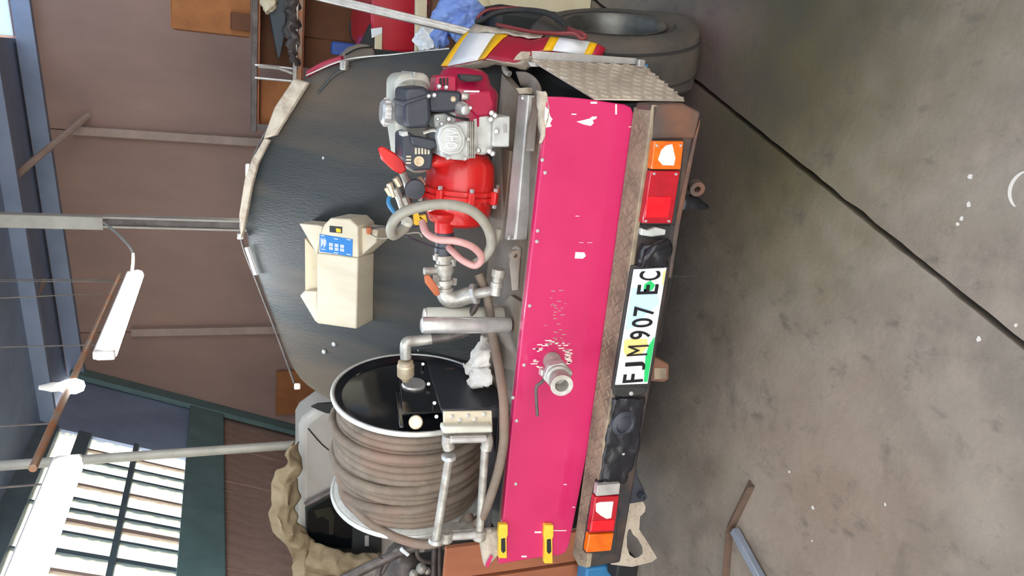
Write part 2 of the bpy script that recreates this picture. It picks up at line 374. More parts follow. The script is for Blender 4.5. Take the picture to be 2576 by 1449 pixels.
# roof with rafters
def roofq(x0, x1, y0, y1, o=.12, th=.03): return prism(NB(), [V((x0, y0, roofz(x0)+o)), V((x1, y0, roofz(x1)+o)), V((x1, y1, roofz(x1)+o)), V((x0, y1, roofz(x0)+o))], V((0, 0, th)))
cl = struct('ceiling', roofq(-1.3, -.05, -3, 6.1), ROOFM)
for q in ((-3.5, -2.9, -3, 6.1), (-2.9, -1.3, 3.2, 6.1), (1.35, 2.4, -3, 6.1), (3.6, 6, -3, 6.1)): obj('roof_sheet', roofq(*q), ROOFM, cl)
for q in ((-2.88, -1.32, -3, 3.18), (-.03, 1.33, -3, 6.1), (2.42, 3.58, -3, 6.1)): obj('added_skylight_sheet', roofq(*q, .13, .006), SKYL, cl, smooth=False)  # outer two added unseen to brighten the inside; middle one explains the corner glow
for Y in (4.75, 2.6, .4):
    obj('rafter', prism(NB(), [V((-3.45, Y, roofz(-3.45))), V((6, Y, roofz(6))), V((6, Y, roofz(6)+.12)), V((-3.45, Y, roofz(-3.45)+.12))], V((0, .07, 0))), ROOFM, cl)
for a, b in (((0, 475, 4.9), (222, 290, 5.9)), ((110, 705, 5.6), (0, 905, 4.6))):
    obj('roof_brace', tube([P(*a), P(*b)], .03, 8, 1), POSTG, cl)
# leaning left wall: planks below, sill, glazing above
wl = struct('wall_left', prism(NB(), [V((leanx(0)-.08, -3, 0)), V((leanx(0)-.08, 6.1, 0)), V((leanx(1.85)-.08, 6.1, 1.85)), V((leanx(1.85)-.08, -3, 1.85))], V((-.05, 0, 0))), PLANK)
yy = 6.0
while yy > 1.0:
    wd = .17; e = random.uniform(-.008, .008)
    a, b = yy-wd+.008, yy
    obj('plank', prism(NB(), [V((leanx(0)-.02+e, a, 0)), V((leanx(0)-.02+e, b, 0)), V((leanx(1.9)-.02+e, b, 1.9)), V((leanx(1.9)-.02+e, a, 1.9))], V((-.03, 0, 0))), PLANK, wl, smooth=False)
    yy -= wd
def lean_quad(y0, y1, z0, z1, th, off=0):
    A = [V((leanx(z0)+off, y0, z0)), V((leanx(z0)+off, y1, z0)), V((leanx(z1)+off, y1, z1)), V((leanx(z1)+off, y0, z1))]
    return prism(NB(), A, V((-th, 0, 0)))
obj('sill_beam', lean_quad(-3, 6, 1.9, 2.24, .1, .06), TEAL, wl, bevel=.01)
obj('end_panel', lean_quad(4.72, 6, 2.24, 3.34, .05, 0), ROOFM, wl)
obj('edge_beam', lean_quad(5.8, 6, .9, 3.36, .06, .07), TEAL, wl, bevel=.01)
obj('top_rail', lean_quad(-3, 4.72, 3.02, 3.12, .07, .03), FRAMEM, wl)
obj('eave_rail', lean_quad(-3, 4.72, 3.27, 3.45, .07, .03), FRAMEM, wl)
wn = struct('window_1', lean_quad(-3, 4.72, 2.64, 2.68, .05, .03), FRAMEM)
ys = []; y = 4.7
while y > .3:
    ys.append(y); y -= random.uniform(.14, .24)
for i in range(len(ys)-1):
    b, a = ys[i], ys[i+1]
    for z0, z1 in ((2.25, 2.65), (2.67, 3.03)):
        obj('pane', lean_quad(a+.012, b-.012, z0, z1, .006, -.01), PANE, wn, smooth=False)
    wb_ = random.choice((.03, .035, .05))
    obj('glazing_bar', lean_quad(a-wb_/2, a+wb_/2, 2.24, 3.04, .03, .005), FRAMEM if i % 3 else POSTG, wn)
y = 4.7
while y > .2:
    obj('top_pane', lean_quad(y-.58, y, 3.12, 3.27, .006, -.01), PANE, wn, smooth=False)
    obj('glazing_bar', lean_quad(y-.6, y-.58, 3.11, 3.28, .03, .005), FRAMEM, wn); y -= .6
struct('wall_right', box((6.05, 1.5, 2.1), (.1, 9.2, 4.2)), WALLB)

# free standing posts
for nm, pts, Y, r in (('trim_2', [(262, 555), (700, 560)], 3.0, .036), ('trim_3', [(-60, 551), (262, 553)], 3.0, .05)):
    a, b = P(*pts[0], Y), P(*pts[1], Y)
    if nm == 'trim_2':
        bt = V((a.x, Y, 0)); o = struct(nm, box((a.x, Y, a.z/2), (.05, .06, a.z)), SCRAP)
        for s in (-1, 1): obj('flange', box((a.x+s*.03, Y-.01, a.z/2), (.012, .09, a.z)), POSTW, o)
    else:
        zt_ = roofz(a.x)+.1; o = struct(nm, box((a.x, Y, (b.z+zt_)/2), (.085, .08, zt_-b.z)), POSTW, bevel=.006)
a, b = P(150, 1160, 2.7), P(728, 1120, 2.7)
struct('trim_4', cyl((b.x, 2.7, 0), (b.x, 2.7, roofz(b.x)+.1), .032, 16), POSTW)

# lamps hanging on a conduit
LX = -1.2
def lampy(x, y): return PX(x, y, LX)
cd_ = thing('lamp_conduit', lampy(230, 930), 'bare orange brown conduit carrying the lamps below the roof', 'conduit')
a, b = lampy(352, 690), lampy(60, 1449)
obj('pipe', cyl((LX, a.y, 2.45), (LX, -.1, 2.45), .012, 10), RUSTP, cd_)
for yq in (a.y-.15, .2): obj('hanger_rod', cyl((LX, yq, 2.45), (LX, yq, roofz(LX)+.12), .003, 6), SCRAP, cd_)
def lamp(label, y0, y1, z):
    t = thing('fluorescent_lamp', (LX, (y0+y1)/2, z), label, 'lamp', 'fluorescent tubes on the conduit')
    obj('lit_tube', cyl((LX, y0, z), (LX, y1, z), .03, 16), TUBE, t)
    obj('lamp_body', box((LX, (y0+y1)/2, z+.043), (.035, abs(y1-y0)+.06, .025)), FITTING, t, bevel=.006)
    for yq in (y0, y1): obj('end_cap', box((LX, yq+(.02 if yq == y1 else -.02)*(1 if y1 > y0 else -1), z+.01), (.04, .03, .07)), FITTING, t, bevel=.008)
    for yq in (y0+.1*(1 if y1 > y0 else -1), y1-.1*(1 if y1 > y0 else -1)): obj('hanger_rod', cyl((LX, yq, z+.05), (LX, yq, roofz(LX)+.12), .003, 6), SCRAP, t)
    return t
a, b = lampy(348, 692), lampy(272, 888); lamp('lit fluorescent tube on the conduit, the far one nearest the white post', b.y, a.y, (a.z+b.z)/2)
a, b = lampy(183, 1170), lampy(60, 1500); lamp('glaring fluorescent tube in front of the slatted window', b.y-.3, a.y, (a.z+b.z)/2)
t = thing('bulb_lamp', lampy(172, 975), 'bright bare lamp bulb between the two fluorescent tubes', 'lamp')
p = lampy(175, 972)
obj('lit_bulb', lathe(p+V((0, 0, -.05)), Z1, [(0, .0), (.018, .006), (.028, .03), (.025, .06), (.014, .085)], 20), BULB, t)
obj('lamp_holder', lathe(p+V((0, 0, .035)), Z1, [(.016, 0), (.018, .02), (.012, .04), (.008, .06)], 16), FITTING, t)
tag(obj('lamp_flex', tube([lampy(352, 688)+V((0, 0, .04)), P(335, 650, 1.9), P(330, 625, 1.95), P(298, 590, 2.4), P(262, 560, 2.94)], .008, 6), POSTW), 'pale flex looping from the far fluorescent tube to the white post', 'cable')
wire = tube([P(258, 738, 4.0), P(0, 750, 3.2), P(-60, 752, 3.1)], .004, 5, 1)
tag(obj('hanging_wire', wire, POSTW), 'thin pale wire running down the wall above the far tube', 'wire')
t = thing('wall_lamp', P(634, 432, 3.2), 'small lit white lamp peeping over the black lid', 'lamp')
obj('lit_bulb', box(P(636, 432, 3.2), (.06, .04, .06)), BULB, t, bevel=.012); obj('lamp_holder', box(P(636, 430, 3.26), (.1, .03, .1)), FITTING, t, bevel=.01)
p = P(636, 430, 3.28); obj('stand_rod', cyl((p.x, 3.28, 0), (p.x, 3.28, p.z), .012, 8), SCRAP, t)

# ================================================================ THE TRUCK
TR = thing('fire_truck', (-.9, .9, 0), 'back end of a crimson firefighting pickup truck with a dusty bumper', 'truck')
# bed, chassis, axle and wheels under it
obj('load_bed', box((-.9, 1.25, .7), (1.7, 2.35, .32)), DARK, TR, bevel=.01)  # dark colour stands for the shade inside the bed
obj('chassis_frame', box((-.9, 1.2, .5), (.9, 2.4, .14)), RUBBER, TR)
ax_ = obj('rear_axle', cyl((-1.6, .72, .35), (.1, .72, .35), .05), RUBBER, TR)
obj('differential', blob((-.9, .72, .36), (.16, .16, .16), 0), RUBBER, TR)
for X in (-1.62,):
    wq = obj('road_wheel', lathe((X-.1, .72, .35), X1, [(.19, 0), (.3, .0), (.345, .03), (.35, .1), (.345, .17), (.3, .2), (.19, .2)], 32), TYRE, TR)
    obj('wheel_rim', lathe((X-.09, .72, .35), X1, [(.19, 0), (.1, .03), (.1, .15), (.19, .18)], 24), RIM, wq)
# deck and skid frame
obj('deck_plate', prism(NB(), [V((-1.76, .03, .88)), V((-.05, .03, .88)), V((-.03, .62, .88)), V((-1.76, .62, .88))], V((0, 0, -.03))), GREY, TR)
obj('deck_lip', prism(NB(), [V((-1.78, .045, .85)), V((-.06, .045, .85)), V((-.06, .045, .93)), V((-1.78, .045, .93))], V((0, -.012, 0))), GREY, TR)
# red panel
panel = [(1375, 243), (1420, 244), (1460, 247), (1500, 252), (1540, 258), (1572, 262), (1588, 270), (1596, 290), (1595, 340), (1590, 420), (1566, 600), (1532, 800), (1494, 1050), (1462, 1220), (1432, 1370), (1424, 1390), (1408, 1397), (1330, 1407), (1256, 1420), (1254, 1400), (1262, 1340), (1285, 1100), (1312, 850), (1338, 620), (1358, 440), (1370, 330)]
RP = obj('rear_panel', pp(panel, 0, .03), RED, TR, bevel=.004)
tag(RP, 'glossy crimson rear panel')
def chip(pts, m=CHIP, Y=-.0012): return obj('paint_chip', pp(pts, Y, .003), m, RP, smooth=False)
chip([(1450, 306), (1468, 302), (1484, 298), (1490, 293), (1502, 293), (1500, 299), (1491, 302), (1494, 310), (1486, 317), (1468, 313)])
chip([(1448, 634), (1470, 635), (1474, 644), (1466, 651), (1446, 650)])
chip([(1372, 268), (1380, 275), (1384, 292), (1390, 300), (1384, 310), (1388, 318), (1374, 321), (1370, 300)])
for q in (rc(1548, 262, 1552, 288), rc(1486, 256, 1502, 261), rc(1438, 286, 1450, 289), rc(1448, 543, 1457, 544.5), rc(1457, 610, 1468, 611), rc(1478, 610, 1490, 611), rc(1582, 318, 1592, 320), rc(1578, 399, 1592, 402), rc(1583, 412, 1591, 414), rc(1345, 1337, 1362, 1341), rc(1378, 1334, 1425, 1336), rc(1312, 1398, 1325, 1402), rc(1418, 1218, 1426, 1220), rc(1440, 1275, 1446, 1277)): chip(q)
random.seed(3)
for i in range(42):     # flaked gelcoat round the outlet hole, and dry scratches above it
    a = random.uniform(0, 6.28); r = random.uniform(34, 48)
    x, y = 1388+r*math.cos(a), 906+r*.95*math.sin(a)-6
    if y > 925: continue
    l = random.uniform(3, 11); chip([(x-l, y-1), (x+l, y-1.6), (x+l*.8, y+1), (x-l*.7, y+1.4)])
for i in range(34):
    x, y = random.gauss(1405, 14), random.uniform(730, 880); l = random.uniform(1, 6)
    obj('scratch', pp([(x-l, y-.6), (x+l, y-.9), (x+l, y+.6), (x-l, y+.7)], -.001, .003), PALE, RP, smooth=False)
for x, y in ((1364, 402), (1371, 434), (1352, 580), (1350, 607), (1332, 769), (1318, 918), (1299, 1058), (1297, 1217), (1290, 1000)):
    bolt('panel_screw', P(x, y, 0), -Y1, .007, .006, CHROME, RP)
# latches
for x, y0, y1 in ((1266, 1320, 1405), (1381, 1322, 1418)):
    l = obj('strap_latch', pp([(x-10, y0), (x+12, y0), (x+12, y0+25), (x+9, y0+35), (x+10, y1), (x-11, y1), (x-10, y0+38), (x-12, y0+28)], -.02, .022), YLATCH, TR, bevel=.003)
    tag(l, 'yellow plastic latch'); obj('latch_slot', pp([(x-5, y0+36), (x+5, y0+34), (x+6, y0+66), (x, y0+72), (x-5, y0+66)], -.022, .004), DARK, l)
# broken fibreglass edges
obj('broken_edge', loft([P(1348, 226, .06), P(1352, 260, .05), P(1356, 300, .04), P(1360, 360, .03)], [P(1372, 228, .0), P(1380, 262, 0), P(1378, 300, 0), P(1366, 360, 0)], (0, -.01, .01), 6, .006, 30), PALE, TR, solid=.006)
obj('broken_corner', prism(NB(), [P(1205, 1345, .06), P(1240, 1335, .04), P(1262, 1335, .02), P(1256, 1395, .0), P(1235, 1420, .0), P(1220, 1428, .02)], V((0, .03, 0))), PALE, TR, bevel=.006)
obj('corner_paint', prism(NB(), [P(1222, 1424, .0), P(1236, 1398, .0), P(1240, 1400, .0), P(1228, 1429, .0)], V((0, .01, 0))), RED, TR)
# engine frame: grey plate, bright rail, curved end
obj('frame_plate', prism(NB(), [P(1262, 185, .52), P(1300, 232, .42), P(1262, 604, .3), P(1228, 604, .40)], V((0, 0, -.03))), GREY, TR)
rail = prism(NB(), [P(1302, 238, .34), P(1328, 238, .28), P(1296, 604, .17), P(1268, 604, .21)], V((0, 0, -.05)))
tag(obj('frame_rail', rail, ALU, TR, bevel=.006), 'bright aluminium rail')
for x, y, Y in ((1318, 246, .3), (1284, 598, .185)): bolt('rail_bolt', P(x, y, Y), Z1, .01, .012, CHROME, TR)
obj('curved_frame_end', loft([P(1298, 180, .44), P(1325, 182, .40), P(1350, 200, .34), P(1362, 232, .26), P(1352, 300, .2), P(1345, 380, .14)], [P(1310, 215, .44), P(1330, 222, .40), P(1340, 235, .34), P(1345, 250, .27), P(1330, 310, .22), P(1322, 380, .17)], (0, 0, 0), 4, .001, 4), GREY, TR, solid=.006)
obj('frame_gusset', prism(NB(), [P(1298, 222, .36), P(1328, 220, .34), P(1332, 236, .33), P(1306, 236, .34)], V((0, .02, -.04))), PALE, TR)
obj('hook_bolt', tube([P(1268, 168, .5), P(1273, 180, .48), P(1282, 186, .46)], .012, 8), GALV, TR)
# small plate with rod to the left of the rail
obj('clevis_lug', prism(NB(), [P(1288, 622, .16), P(1300, 617, .15), P(1312, 625, .14), P(1306, 690, .12), P(1304, 730, .1), P(1287, 732, .12), P(1280, 660, .15)], V((0, .015, -.01))), GREY, TR, bevel=.004)
obj('clevis_ear', lathe(P(1292, 640, .12), -Y1, [(.008, 0), (.02, 0), (.02, .02), (.008, .02)], 16, closed=True), GREY, TR)
# bumper
zt_ = .61
st = obj('bumper_step', prism(NB(), [V((-1.815, .0, zt_)), V((-.035, .0, zt_)), V((-.02, -.125, zt_)), V((-1.79, -.125, zt_)), V((-1.825, -.06, zt_))], V((0, 0, -.02))), STEP, TR, bevel=.004)
bm = NB()
for i in range(85):
    for j in range(3):
        x = -1.78+i*.0205; y = -.02-j*.036-(.012 if i % 2 else 0); a = math.radians(45 if (i+j) % 2 else -45)
        box((x, y, zt_+.001), (.024, .006, .004), (V((math.cos(a), math.sin(a), 0)), V((-math.sin(a), math.cos(a), 0)), Z1), bm)
o = obj('tread_lugs', bm, STEP, st, smooth=False); o['kind'] = 'stuff'
obj('bumper_beam', prism(NB(), [V((-1.795, -.12, .455)), V((-.025, -.12, .425)), V((-.025, -.12, .6)), V((-1.795, -.12, .6))], V((0, .12, 0))), BUMP, TR, bevel=.01)
obj('bumper_end', prism(NB(), [P(1640, 262, -.125), P(1720, 260, -.125), P(1764, 282, -.125), P(1748, 350, -.125), P(1636, 352, -.125)], V((0, .11, 0))), RUST, TR, bevel=.008)
obj('bumper_lip', prism(NB(), [P(1748, 345, -.125), P(1764, 300, -.125), P(1712, 560, -.125), P(1690, 700, -.125), P(1682, 700, -.125), P(1700, 560, -.125), P(1730, 420, -.125)], V((0, .1, 0))), RUST, TR, bevel=.004)
# right rear lamp
Yb = -.122
def poly(name, pts, Y, d, m, par, **k): return obj(name, pp(pts, Y, d), m, par, **k)
L1 = poly('tail_lamp', [(1642, 352), (1722, 352), (1716, 430), (1700, 566), (1616, 566), (1634, 430)], Yb-.012, .03, RUBBER, TR, bevel=.004)
poly('amber_lens', [(1646, 355), (1721, 355), (1713, 427), (1638, 426)], Yb-.03, .03, AMBER, L1, bevel=.004)
tag(poly('broken_reflector', [(1664, 378), (1676, 366), (1692, 362), (1700, 398), (1696, 417), (1668, 416), (1656, 402)], Yb-.032, .006, REFL, L1, bevel=.002), 'white reflector showing through the broken lens')
poly('red_lens', [(1637, 430), (1712, 430), (1691, 563), (1616, 562)], Yb-.03, .03, LENS, L1, bevel=.004)
poly('red_lens_lit_spot', [(1628, 495), (1690, 495), (1682, 548), (1623, 548)], Yb-.033, .006, LENSB, L1, bevel=.002)
for x, y in ((1652, 366), (1712, 366), (1645, 437), (1700, 438), (1624, 556), (1682, 556)): bolt('lens_screw', P(x, y, Yb-.03), -Y1, .005, .006, CHROME, L1)
L2 = poly('lamp_socket', [(1612, 566), (1688, 567), (1682, 602), (1604, 600)], Yb-.006, .02, RUBBER, TR, bevel=.003)
poly('socket_body', [(1614, 574), (1630, 580), (1650, 572), (1676, 578), (1674, 592), (1640, 596), (1612, 592)], Yb-.02, .02, LGREY, L2, bevel=.004)
# left rear lamp
L3 = poly('tail_lamp', [(1505, 1213), (1562, 1216), (1548, 1393), (1472, 1393), (1488, 1290)], Yb-.012, .03, RUBBER, TR, bevel=.004)
cl_ = poly('clear_lens', [(1504, 1222), (1561, 1216), (1558, 1244), (1500, 1249)], Yb-.03, .03, CLEAR, L3, bevel=.003)
poly('red_lens', [(1497, 1251), (1558, 1248), (1546, 1338), (1484, 1342)], Yb-.03, .03, LENS, L3, bevel=.004)
poly('red_lens_lit_spot', [(1490, 1312), (1546, 1308), (1543, 1334), (1487, 1337)], Yb-.033, .006, LENSB, L3, bevel=.002)
tag(poly('broken_reflector', [(1500, 1268), (1510, 1264), (1544, 1262), (1538, 1304), (1526, 1306), (1512, 1298), (1500, 1288)], Yb-.034, .006, REFL, L3, bevel=.002), 'white reflector showing through the broken lens')
poly('amber_lens', [(1482, 1346), (1545, 1342), (1538, 1386), (1475, 1391)], Yb-.03, .03, AMBER, L3, bevel=.004)
# number plate
Yp = -.138
PLc = [(1595, 678), (1678, 673), (1630, 966), (1548, 969)]
NP = poly('number_plate', PLc, Yp, .006, PLATEW, TR, bevel=.003)
def pt(u, v, Y):       # u along the plate left->right, v down
    a, b, c, d = [P(x, y, Yp) for x, y in (PLc[3], PLc[0], PLc[1], PLc[2])]
    q = a.lerp(b, u).lerp(d.lerp(c, u), v); q.y = Y; return q
def decal(name, uv, m): return obj(name, prism(NB(), [pt(u, v, Yp-.0008) for u, v in uv], V((0, .002, 0))), m, NP, smooth=False)
decal('blue_patch', [(.48, .03), (.55, .02), (.85, .02), (.84, .3), (.8, .8), (.7, .95), (.62, .6), (.52, .35)], PBLUE)
decal('yellow_patch', [(.25, .2), (.3, .08), (.4, .05), (.41, .3), (.40, .75), (.33, .8), (.26, .62)], PYEL)
decal('green_stripe', [(.02, .97), (.02, .86), (.12, .82), (.25, .78), (.34, .82), (.42, .97), (.36, .98)], PGRN)
decal('green_patch', [(.8, .4), (.87, .38), (.9, .55), (.86, .72), (.82, .66)], PGRN)
decal('yellow_edge', [(.86, .93), (.97, .9), (.98, .97), (.86, .98)], PYEL)
wv, hv = pt(1, .5, 0)-pt(0, .5, 0), pt(.5, 0, 0)-pt(.5, 1, 0)
for s, u0, u1 in (('F', .02, .1), ('J', .125, .205), ('M', .256, .352), ('9', .402, .478), ('0', .503, .585), ('7', .603, .69), ('E', .785, .872), ('C', .9, .982)):
    text('plate_letter', s, INK, NP, pt((u0+u1)/2, .5, Yp-.0025), (u1-u0)*wv.length*.92, hv.length*.62, (wv, hv), .004, -.006 if s == 'M' else .006)
poly('plate_holder', [(1588, 668), (1684, 664), (1634, 976), (1540, 978)], Yp+.006, .014, RUBBER, TR, bevel=.004)
o = poly('holder_end', [(1542, 975), (1628, 972), (1630, 985), (1610, 996), (1570, 1000), (1545, 996)], Yp+.002, .02, RUBBER, TR, bevel=.006); bolt('holder_bolt', P(1587, 989, Yp), -Y1, .009, .008, CHROME, o)
# black plastic bits on the bumper
o = obj('black_wrap', loft([P(1618, 610, Yb-.01), P(1604, 640, Yb-.02), P(1600, 668, Yb-.01)], [P(1690, 608, Yb-.01), P(1684, 640, Yb-.02), P(1680, 668, Yb-.01)], (0, -.02, 0), 10, .012, 25), BPLAST, TR, solid=.004)
tag(o, 'creased black plastic wrap'); obj('wrap_loop', tube([P(1618, 668, Yb-.02), P(1628, 645, Yb-.04), P(1648, 622, Yb-.05), P(1678, 608, Yb-.03)], .014, 10), BPLAST, TR)
for i, (x, y) in enumerate(((1542, 1000), (1536, 1060), (1528, 1120), (1515, 1180))): pass
tag(obj('black_wrap', loft([P(1540, 1002, Yb-.006), P(1530, 1070, Yb-.008), P(1520, 1140, Yb-.008), P(1506, 1210, Yb-.006)], [P(1622, 1000, Yb-.006), P(1612, 1070, Yb-.008), P(1604, 1140, Yb-.01), P(1572, 1212, Yb-.006)], (0, -.006, 0), 14, .009, 30, 8), BPLAST, TR, solid=.003), 'creased black plastic wrap')
gr = obj('round_grommet', lathe(P(1565, 1062, Yb), -Y1, [(.055, 0), (.05, .016), (.036, .024), (.03, .016), (.022, .02), (.0, .022)], 28), PLASTIC, TR)
bolt('wrap_screw', P(1567, 1140, Yb-.01), -Y1, .007, .008, CHROME, TR)
# under-bumper fittings
o = obj('tow_tube', prism(NB(), [P(1636, 903, -.1), P(1648, 898, -.1), P(1684, 916, -.1), P(1684, 954, -.1), P(1672, 962, -.1), P(1634, 960, -.1)], V((0, .12, 0))), RUST, TR, bevel=.006)
obj('tube_mouth', prism(NB(), [P(1646, 926, -.102), P(1676, 926, -.102), P(1676, 952, -.102), P(1646, 954, -.102)], V((0, .01, 0))), STEP, o)
bm = NB(); obj('tow_eye', lathe(P(1748, 468, -.03), (-.3, -1, .2), [(.012, 0), (.028, 0), (.028, .03), (.012, .03)], 18, closed=True), RUST, TR)
obj('mud_flap', loft([P(1715, 490, -.06), P(1716, 510, -.06), P(1710, 530, -.06)], [P(1740, 488, -.02), P(1776, 512, -.03), P(1780, 524, -.04)], (0, -.01, 0), 6, .006, 20), BPLAST, TR, solid=.004)
obj('bumper_skirt', loft([P(1700, 535, -.09), P(1690, 600, -.09), P(1676, 700, -.09), P(1650, 860, -.09)], [P(1716, 535, -.05), P(1706, 600, -.05), P(1690, 700, -.05), P(1662, 860, -.05)], (0, 0, 0), 4, .003, 10), RUBBER, TR, solid=.008)
obj('wire_end', tube([P(1690, 694, -.06), P(1725, 695, -.07), P(1755, 690, -.08)], .002, 5), RUBBER, TR)
obj('hanger_bracket', prism(NB(), [P(1574, 1214, -.09), P(1590, 1190, -.09), P(1602, 1170, -.09), P(1606, 1200, -.09), P(1622, 1232, -.09), P(1628, 1256, -.09), P(1610, 1264, -.09), P(1566, 1270, -.09)], V((0, .05, 0))), PLASTIC, TR, bevel=.008)
obj('bracket_pin', lathe(P(1612, 1246, -.1), (0, -1, -.2), [(.006, 0), (.016, 0), (.016, .02), (.006, .02)], 14, closed=True), PLASTIC, TR)
# left tread-plate bracket with a teardrop hole
outer = [(1566, 1270), (1618, 1262), (1624, 1275), (1622, 1288), (1610, 1300), (1608, 1332), (1630, 1366), (1653, 1404), (1640, 1414), (1590, 1426), (1536, 1420), (1546, 1350)]
inner = [(1586, 1330), (1592, 1344), (1604, 1355), (1616, 1376), (1617, 1392), (1606, 1402), (1596, 1404), (1584, 1396), (1577, 1376), (1577, 1350), (1580, 1334)]
bm = NB()
def ringfill(Y):
    a = [bm.verts.new(P(x, y, Y)) for x, y in outer]; b = [bm.verts.new(P(x, y, Y)) for x, y in inner]
    ed = [bm.edges.new((q[i], q[(i+1) % len(q)])) for q in (a, b) for i in range(len(q))]
    bmesh.ops.triangle_fill(bm, use_beauty=True, edges=ed); return a, b
A = ringfill(-.07); B = ringfill(-.062)
for q, r in zip(A, B):
    for i in range(len(q)): bm.faces.new((q[i], q[(i+1) % len(q)], r[(i+1) % len(q)], r[i]))
sb = obj('step_bracket', bm, WING, TR)
tag(sb, 'bent tread plate bracket with a teardrop hole')
bm = NB()
for x, y in [(1600, 1275), (1610, 1272), (1585, 1290), (1598, 1300), (1580, 1312), (1600, 1318), (1618, 1350), (1628, 1372), (1638, 1394), (1565, 1300), (1560, 1340), (1562, 1372), (1558, 1400), (1580, 1412), (1600, 1414), (1622, 1408), (1570, 1392), (1626, 1395), (1612, 1345), (1612, 1285)]:
    c = P(x, y, -.071); box(c, (.02, .004, .005), (V((.6, 0, .5)), Y1, V((-.5, 0, .6))), bm)
o = obj('tread_lugs', bm, WING, sb, smooth=False); o['kind'] = 'stuff'
# right wing tread plate
WA, WB, WC, WD = P(1335, 150, .36), P(1620, 165, .30), P(1722, 252, -.06), P(1496, 248, .0)
wn_ = (WB-WA).cross(WD-WA).normalized()
if wn_.y > 0: wn_ = -wn_
wing = obj('wing_plate', prism(NB(), [WA, WB, WC, WD], wn_*-.005), WING, TR)
tag(wing, 'sloping tread plate over the wheel')
bm = NB()
for i in range(17):
    for j in range(9):
        u, v = (i+.5)/17, (j+.5)/9
        c = WA.lerp(WB, u).lerp(WD.lerp(WC, u), v)+wn_*.0015; d = (WB-WA).normalized(); e = wn_.cross(d)
        s = 1 if (i+j) % 2 else -1
        box(c, (.03, .008, .008), (d+e*s*.8, wn_.cross(d+e*s*.8), wn_), bm)
o = obj('tread_lugs', bm, WING, wing, smooth=False); o['kind'] = 'stuff'
obj('wing_flange', prism(NB(), [P(1338, 128, .34), P(1420, 133, .33), P(1600, 146, .30), P(1622, 160, .30), P(1600, 162, .298), P(1340, 152, .355)], V((0, .006, 0))), ALU, TR, bevel=.002)
obj('wing_tab', prism(NB(), [P(1300, 140, .355), P(1312, 129, .35), P(1336, 130, .345), P(1330, 150, .355), P(1292, 152, .36)], V((0, .008, 0))), PALE, TR, bevel=.003)
obj('wing_clip', prism(NB(), [P(1328, 155, .34), P(1375, 160, .33), P(1380, 168, .32), P(1336, 168, .33)], V((0, .02, 0))), ALU, TR, bevel=.003)
obj('wing_bolt', box(P(1612, 160, .28), (.03, .02, .03)), ALU, TR, bevel=.004); obj('blue_tag', box(P(1622, 172, .3), (.03, .006, .02)), BLUEP, TR)
obj('inner_arch', prism(NB(), [P(1262, 160, .66), P(1330, 140, .5), P(1500, 150, .45), P(1620, 165, .4), P(1700, 240, .2), P(1500, 255, .3), P(1300, 240, .62)], V((-.02, .05, .0))), DARK, TR)  # dark sheet fills the opening with painted interior shade
# right flank with reflective stripes
inn = [(1112, 168, .70), (1128, 169, .68), (1204, 154, .55), (1222, 150, .5), (1262, 155, .45), (1300, 160, .40), (1330, 140, .39), (1366, 130, .385), (1390, 131, .38), (1470, 141, .37), (1490, 143, .36), (1512, 146, .36)]
out = [(1186, 78, .86), (1202, 66, .84), (1264, 78, .74), (1300, 88, .68), (1330, 94, .62), (1352, 98, .58), (1372, 100, .55), (1388, 103, .53), (1408, 106, .51), (1480, 118, .47), (1496, 126, .46), (1514, 138, .44)]
IN, OUT = [P(*q) for q in inn], [P(*q) for q in out]
BUL = V((.03, -.012, -.005))
FK = obj('flank_skin', loft(IN, OUT, BUL, 10, .003, 9, 1), SKIN, TR, solid=.008)
tag(FK, 'torn red fibreglass flank')
def stripe(i0, i1, m):
    s = V((.004, -.0055, .005)); return obj('reflective_stripe', loft([p+s for p in IN[i0:i1+1]], [p+s for p in OUT[i0:i1+1]], BUL, 10, .003, 9, 1), m, FK, solid=.002)
for i0, i1, mm, lb in ((0, 1, YELLOW, 'yellow stripe'), (1, 2, STRIPEW, 'white stripe'), (2, 3, YELLOW, 'yellow stripe'), (7, 8, YELLOW, 'yellow stripe'), (8, 9, STRIPEW, 'white stripe'), (9, 10, YELLOW, 'yellow stripe')): tag(stripe(i0, i1, mm), lb)
obj('torn_edge', loft([p+V((0, -.005, 0)) for p in IN[:8]], [p+V((-.015, .012, -.045)) for p in IN[:8]], (0, -.004, 0), 4, .006, 25, 3), PALE, FK, solid=.004)
obj('torn_top_edge', loft([p+V((.002, -.006, .006)) for p in OUT[1:7]], [p.lerp(q, .35)+BUL*.9+V((.004, -.012, .01)) for p, q in zip(OUT[1:7], IN[1:7])], BUL*.45, 5, .006, 25, 3), PALE, FK, solid=.003)
# black sloping lid
ys = [121, 150, 190, 230, 300, 400, 500, 600, 720, 850, 970, 1010, 1060]
tops = {121: 1130, 150: 870, 190: 770, 230: 742, 300: 692, 400: 640, 500: 618, 600: 610, 720: 652, 850: 702, 970: 745, 1010: 838, 1060: 900}
bots = {121: 1150, 150: 1280, 190: 1290}
bm = NB(); rows = []
for y in ys:
    t, b = tops[y], bots.get(y, 1262-(max(0, y-600))*.12); col = []
    for j in range(13):
        f = j/12; x = t+(b-t)*f
        p = PS(x, y); bul = .03*math.sin(math.pi*f)*math.sin(math.pi*min(1, max(0, (y-121)/900)))
        p += SN*bul + noise.noise_vector(p*3)*.006
        if j == 0: p += V((0, .03, -.004))
        col.append(bm.verts.new(p))
    rows.append(col)
for r, s in zip(rows, rows[1:]):
    for j in range(12): bm.faces.new((r[j], s[j], s[j+1], r[j+1]))
LID = obj('sloping_lid', bm, BLACK, TR, solid=.02, sub=2)
tag(LID, 'black lined sloping lid')
edge = [PS(tops[y], y, .004) for y in ys if y >= 300 and y <= 970]
